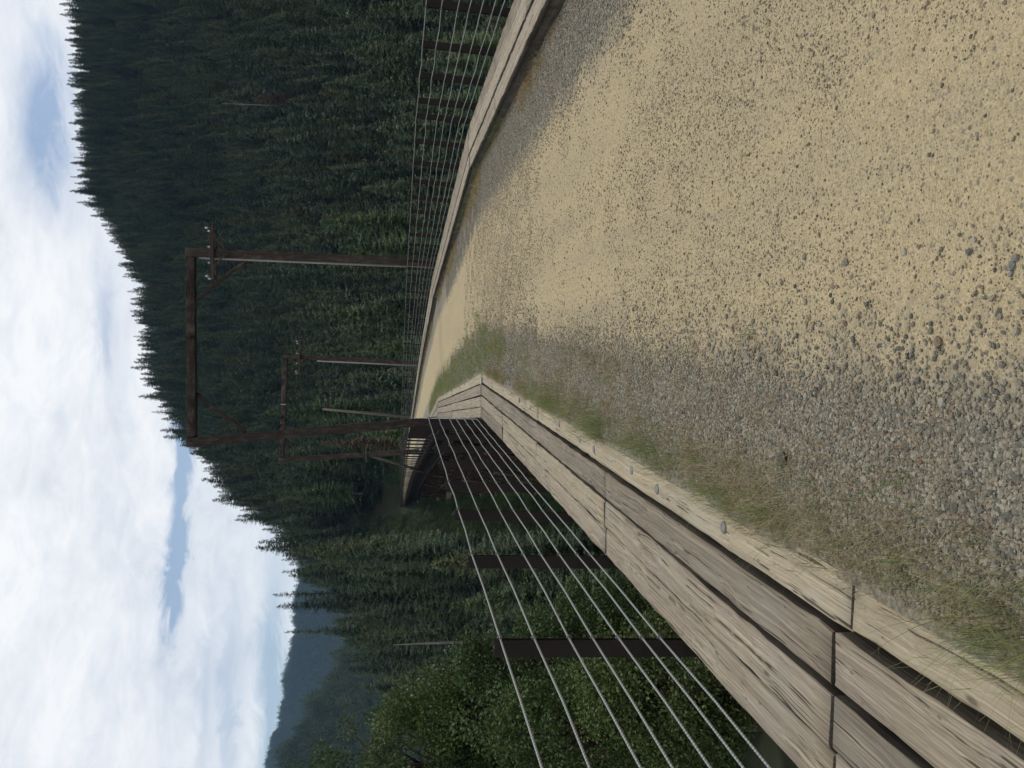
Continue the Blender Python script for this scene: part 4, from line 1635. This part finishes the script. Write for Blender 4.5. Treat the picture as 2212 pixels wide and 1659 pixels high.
def gap(a0, e0, sa, se, k, tilt=0.0):
    a = t.math('DIVIDE', t.math('SUBTRACT', t.math('ADD', azn, warp_a), a0), sa)
    e_ = t.math('SUBTRACT', t.math('ADD', el, warp_e), e0)
    if tilt:
        e_ = t.math('ADD', e_, t.math('MULTIPLY', t.math('SUBTRACT', azn, a0), tilt))
    e = t.math('DIVIDE', e_, se)
    r2 = t.math('ADD', t.math('MULTIPLY', a, a), t.math('MULTIPLY', e, e))
    return t.math('MULTIPLY', t.math('EXPONENT', t.math('MULTIPLY', r2, -1.0)), k)


gs_ = None
for args in ((15.5, 19.6, 4.5, 1.5, 0.95), (-7.5, 13.1, 6.5, 0.5, 1.0), (-12.5, 13.2, 3.0, 0.5, 0.7), (-19, 7.5, 7.5, 0.75, 0.95), (-3.0, 13.0, 2.5, 0.6, 0.8), (-20, 9.6, 6, 0.5, 0.5),
             (3.5, 17.2, 2.5, 0.6, 0.5), (-19, 11.0, 6, 0.5, 0.3), (30, 24, 9, 3, 0.7), (-45, 20, 14, 4, 0.7)):
    x = gap(*args)
    gs_ = x if gs_ is None else t.math('ADD', gs_, x)
gs_ = t.math('MULTIPLY', gs_, t.math('ADD', -0.35, t.math('ADD', t.math('MULTIPLY', nf, 0.9), t.math('MULTIPLY', n3, 1.8))))
blue = t.math('MINIMUM', gs_, 0.85)
# cloud body: white with soft grey undersides
hi = t.math('DIVIDE', el, 32.0, clamp=True)
shade = t.ramp(t.math('ADD', t.math('MULTIPLY', nb, 0.55), t.math('ADD', t.math('MULTIPLY', nl, 0.27), t.math('ADD', t.math('MULTIPLY', nf, 0.16), t.math('MULTIPLY', t.math('SUBTRACT', n3, 0.5), 0.26)))), [(0.36, (0.62, 0.67, 0.76)), (0.46, (0.79, 0.825, 0.88)), (0.56, (0.96, 0.965, 0.975))])
shade = t.mix(t.math('MULTIPLY', t.math('MULTIPLY', nf, hi), 0.55), shade, (0.97, 0.975, 0.98))
lift = t.math('ADD', 1.0, t.math('MULTIPLY', t.math('DIVIDE', t.math('SUBTRACT', el, 28.0), 40.0, clamp=True), 0.25))
cl_ = t.n('ShaderNodeVectorMath', operation='SCALE')
t.l(shade, cl_.inputs[0])
t.l(t.math('MULTIPLY', lift, 10.6), cl_.inputs['Scale'])
skc = t.n('ShaderNodeVectorMath', operation='MULTIPLY')
t.l(sky.outputs[0], skc.inputs[0])
skc.inputs[1].default_value = (1.0, 1.0, 1.0)
mixn = t.mix(blue, cl_.outputs[0], skc.outputs[0])
bg = t.n('ShaderNodeBackground')
t.l(mixn, bg.inputs[0])
bg.inputs[1].default_value = 0.10
t.l(bg.outputs[0], t.out.inputs[0])

sd = bpy.data.lights.new('sun', 'SUN')
sd.energy = 1.6
sd.angle = rad(11)
sd.color = (1.0, 0.95, 0.87)
so = bpy.data.objects.new('sun', sd)
COL.objects.link(so)
sv = Vector((math.sin(rad(SUN_AZ)) * math.cos(rad(SUN_EL)), math.cos(rad(SUN_AZ)) * math.cos(rad(SUN_EL)), math.sin(rad(SUN_EL))))
so.rotation_euler = sv.to_track_quat('Z', 'Y').to_euler()
so.location = sv * 900

SC.view_settings.view_transform = 'Standard'
SC.view_settings.look = 'None'
SC.view_settings.exposure = 0.0
SC.view_settings.gamma = 1.0
SC.cycles.max_bounces = 6
SC.cycles.diffuse_bounces = 3
SC.cycles.transparent_max_bounces = 8
SC.cycles.use_denoising = True
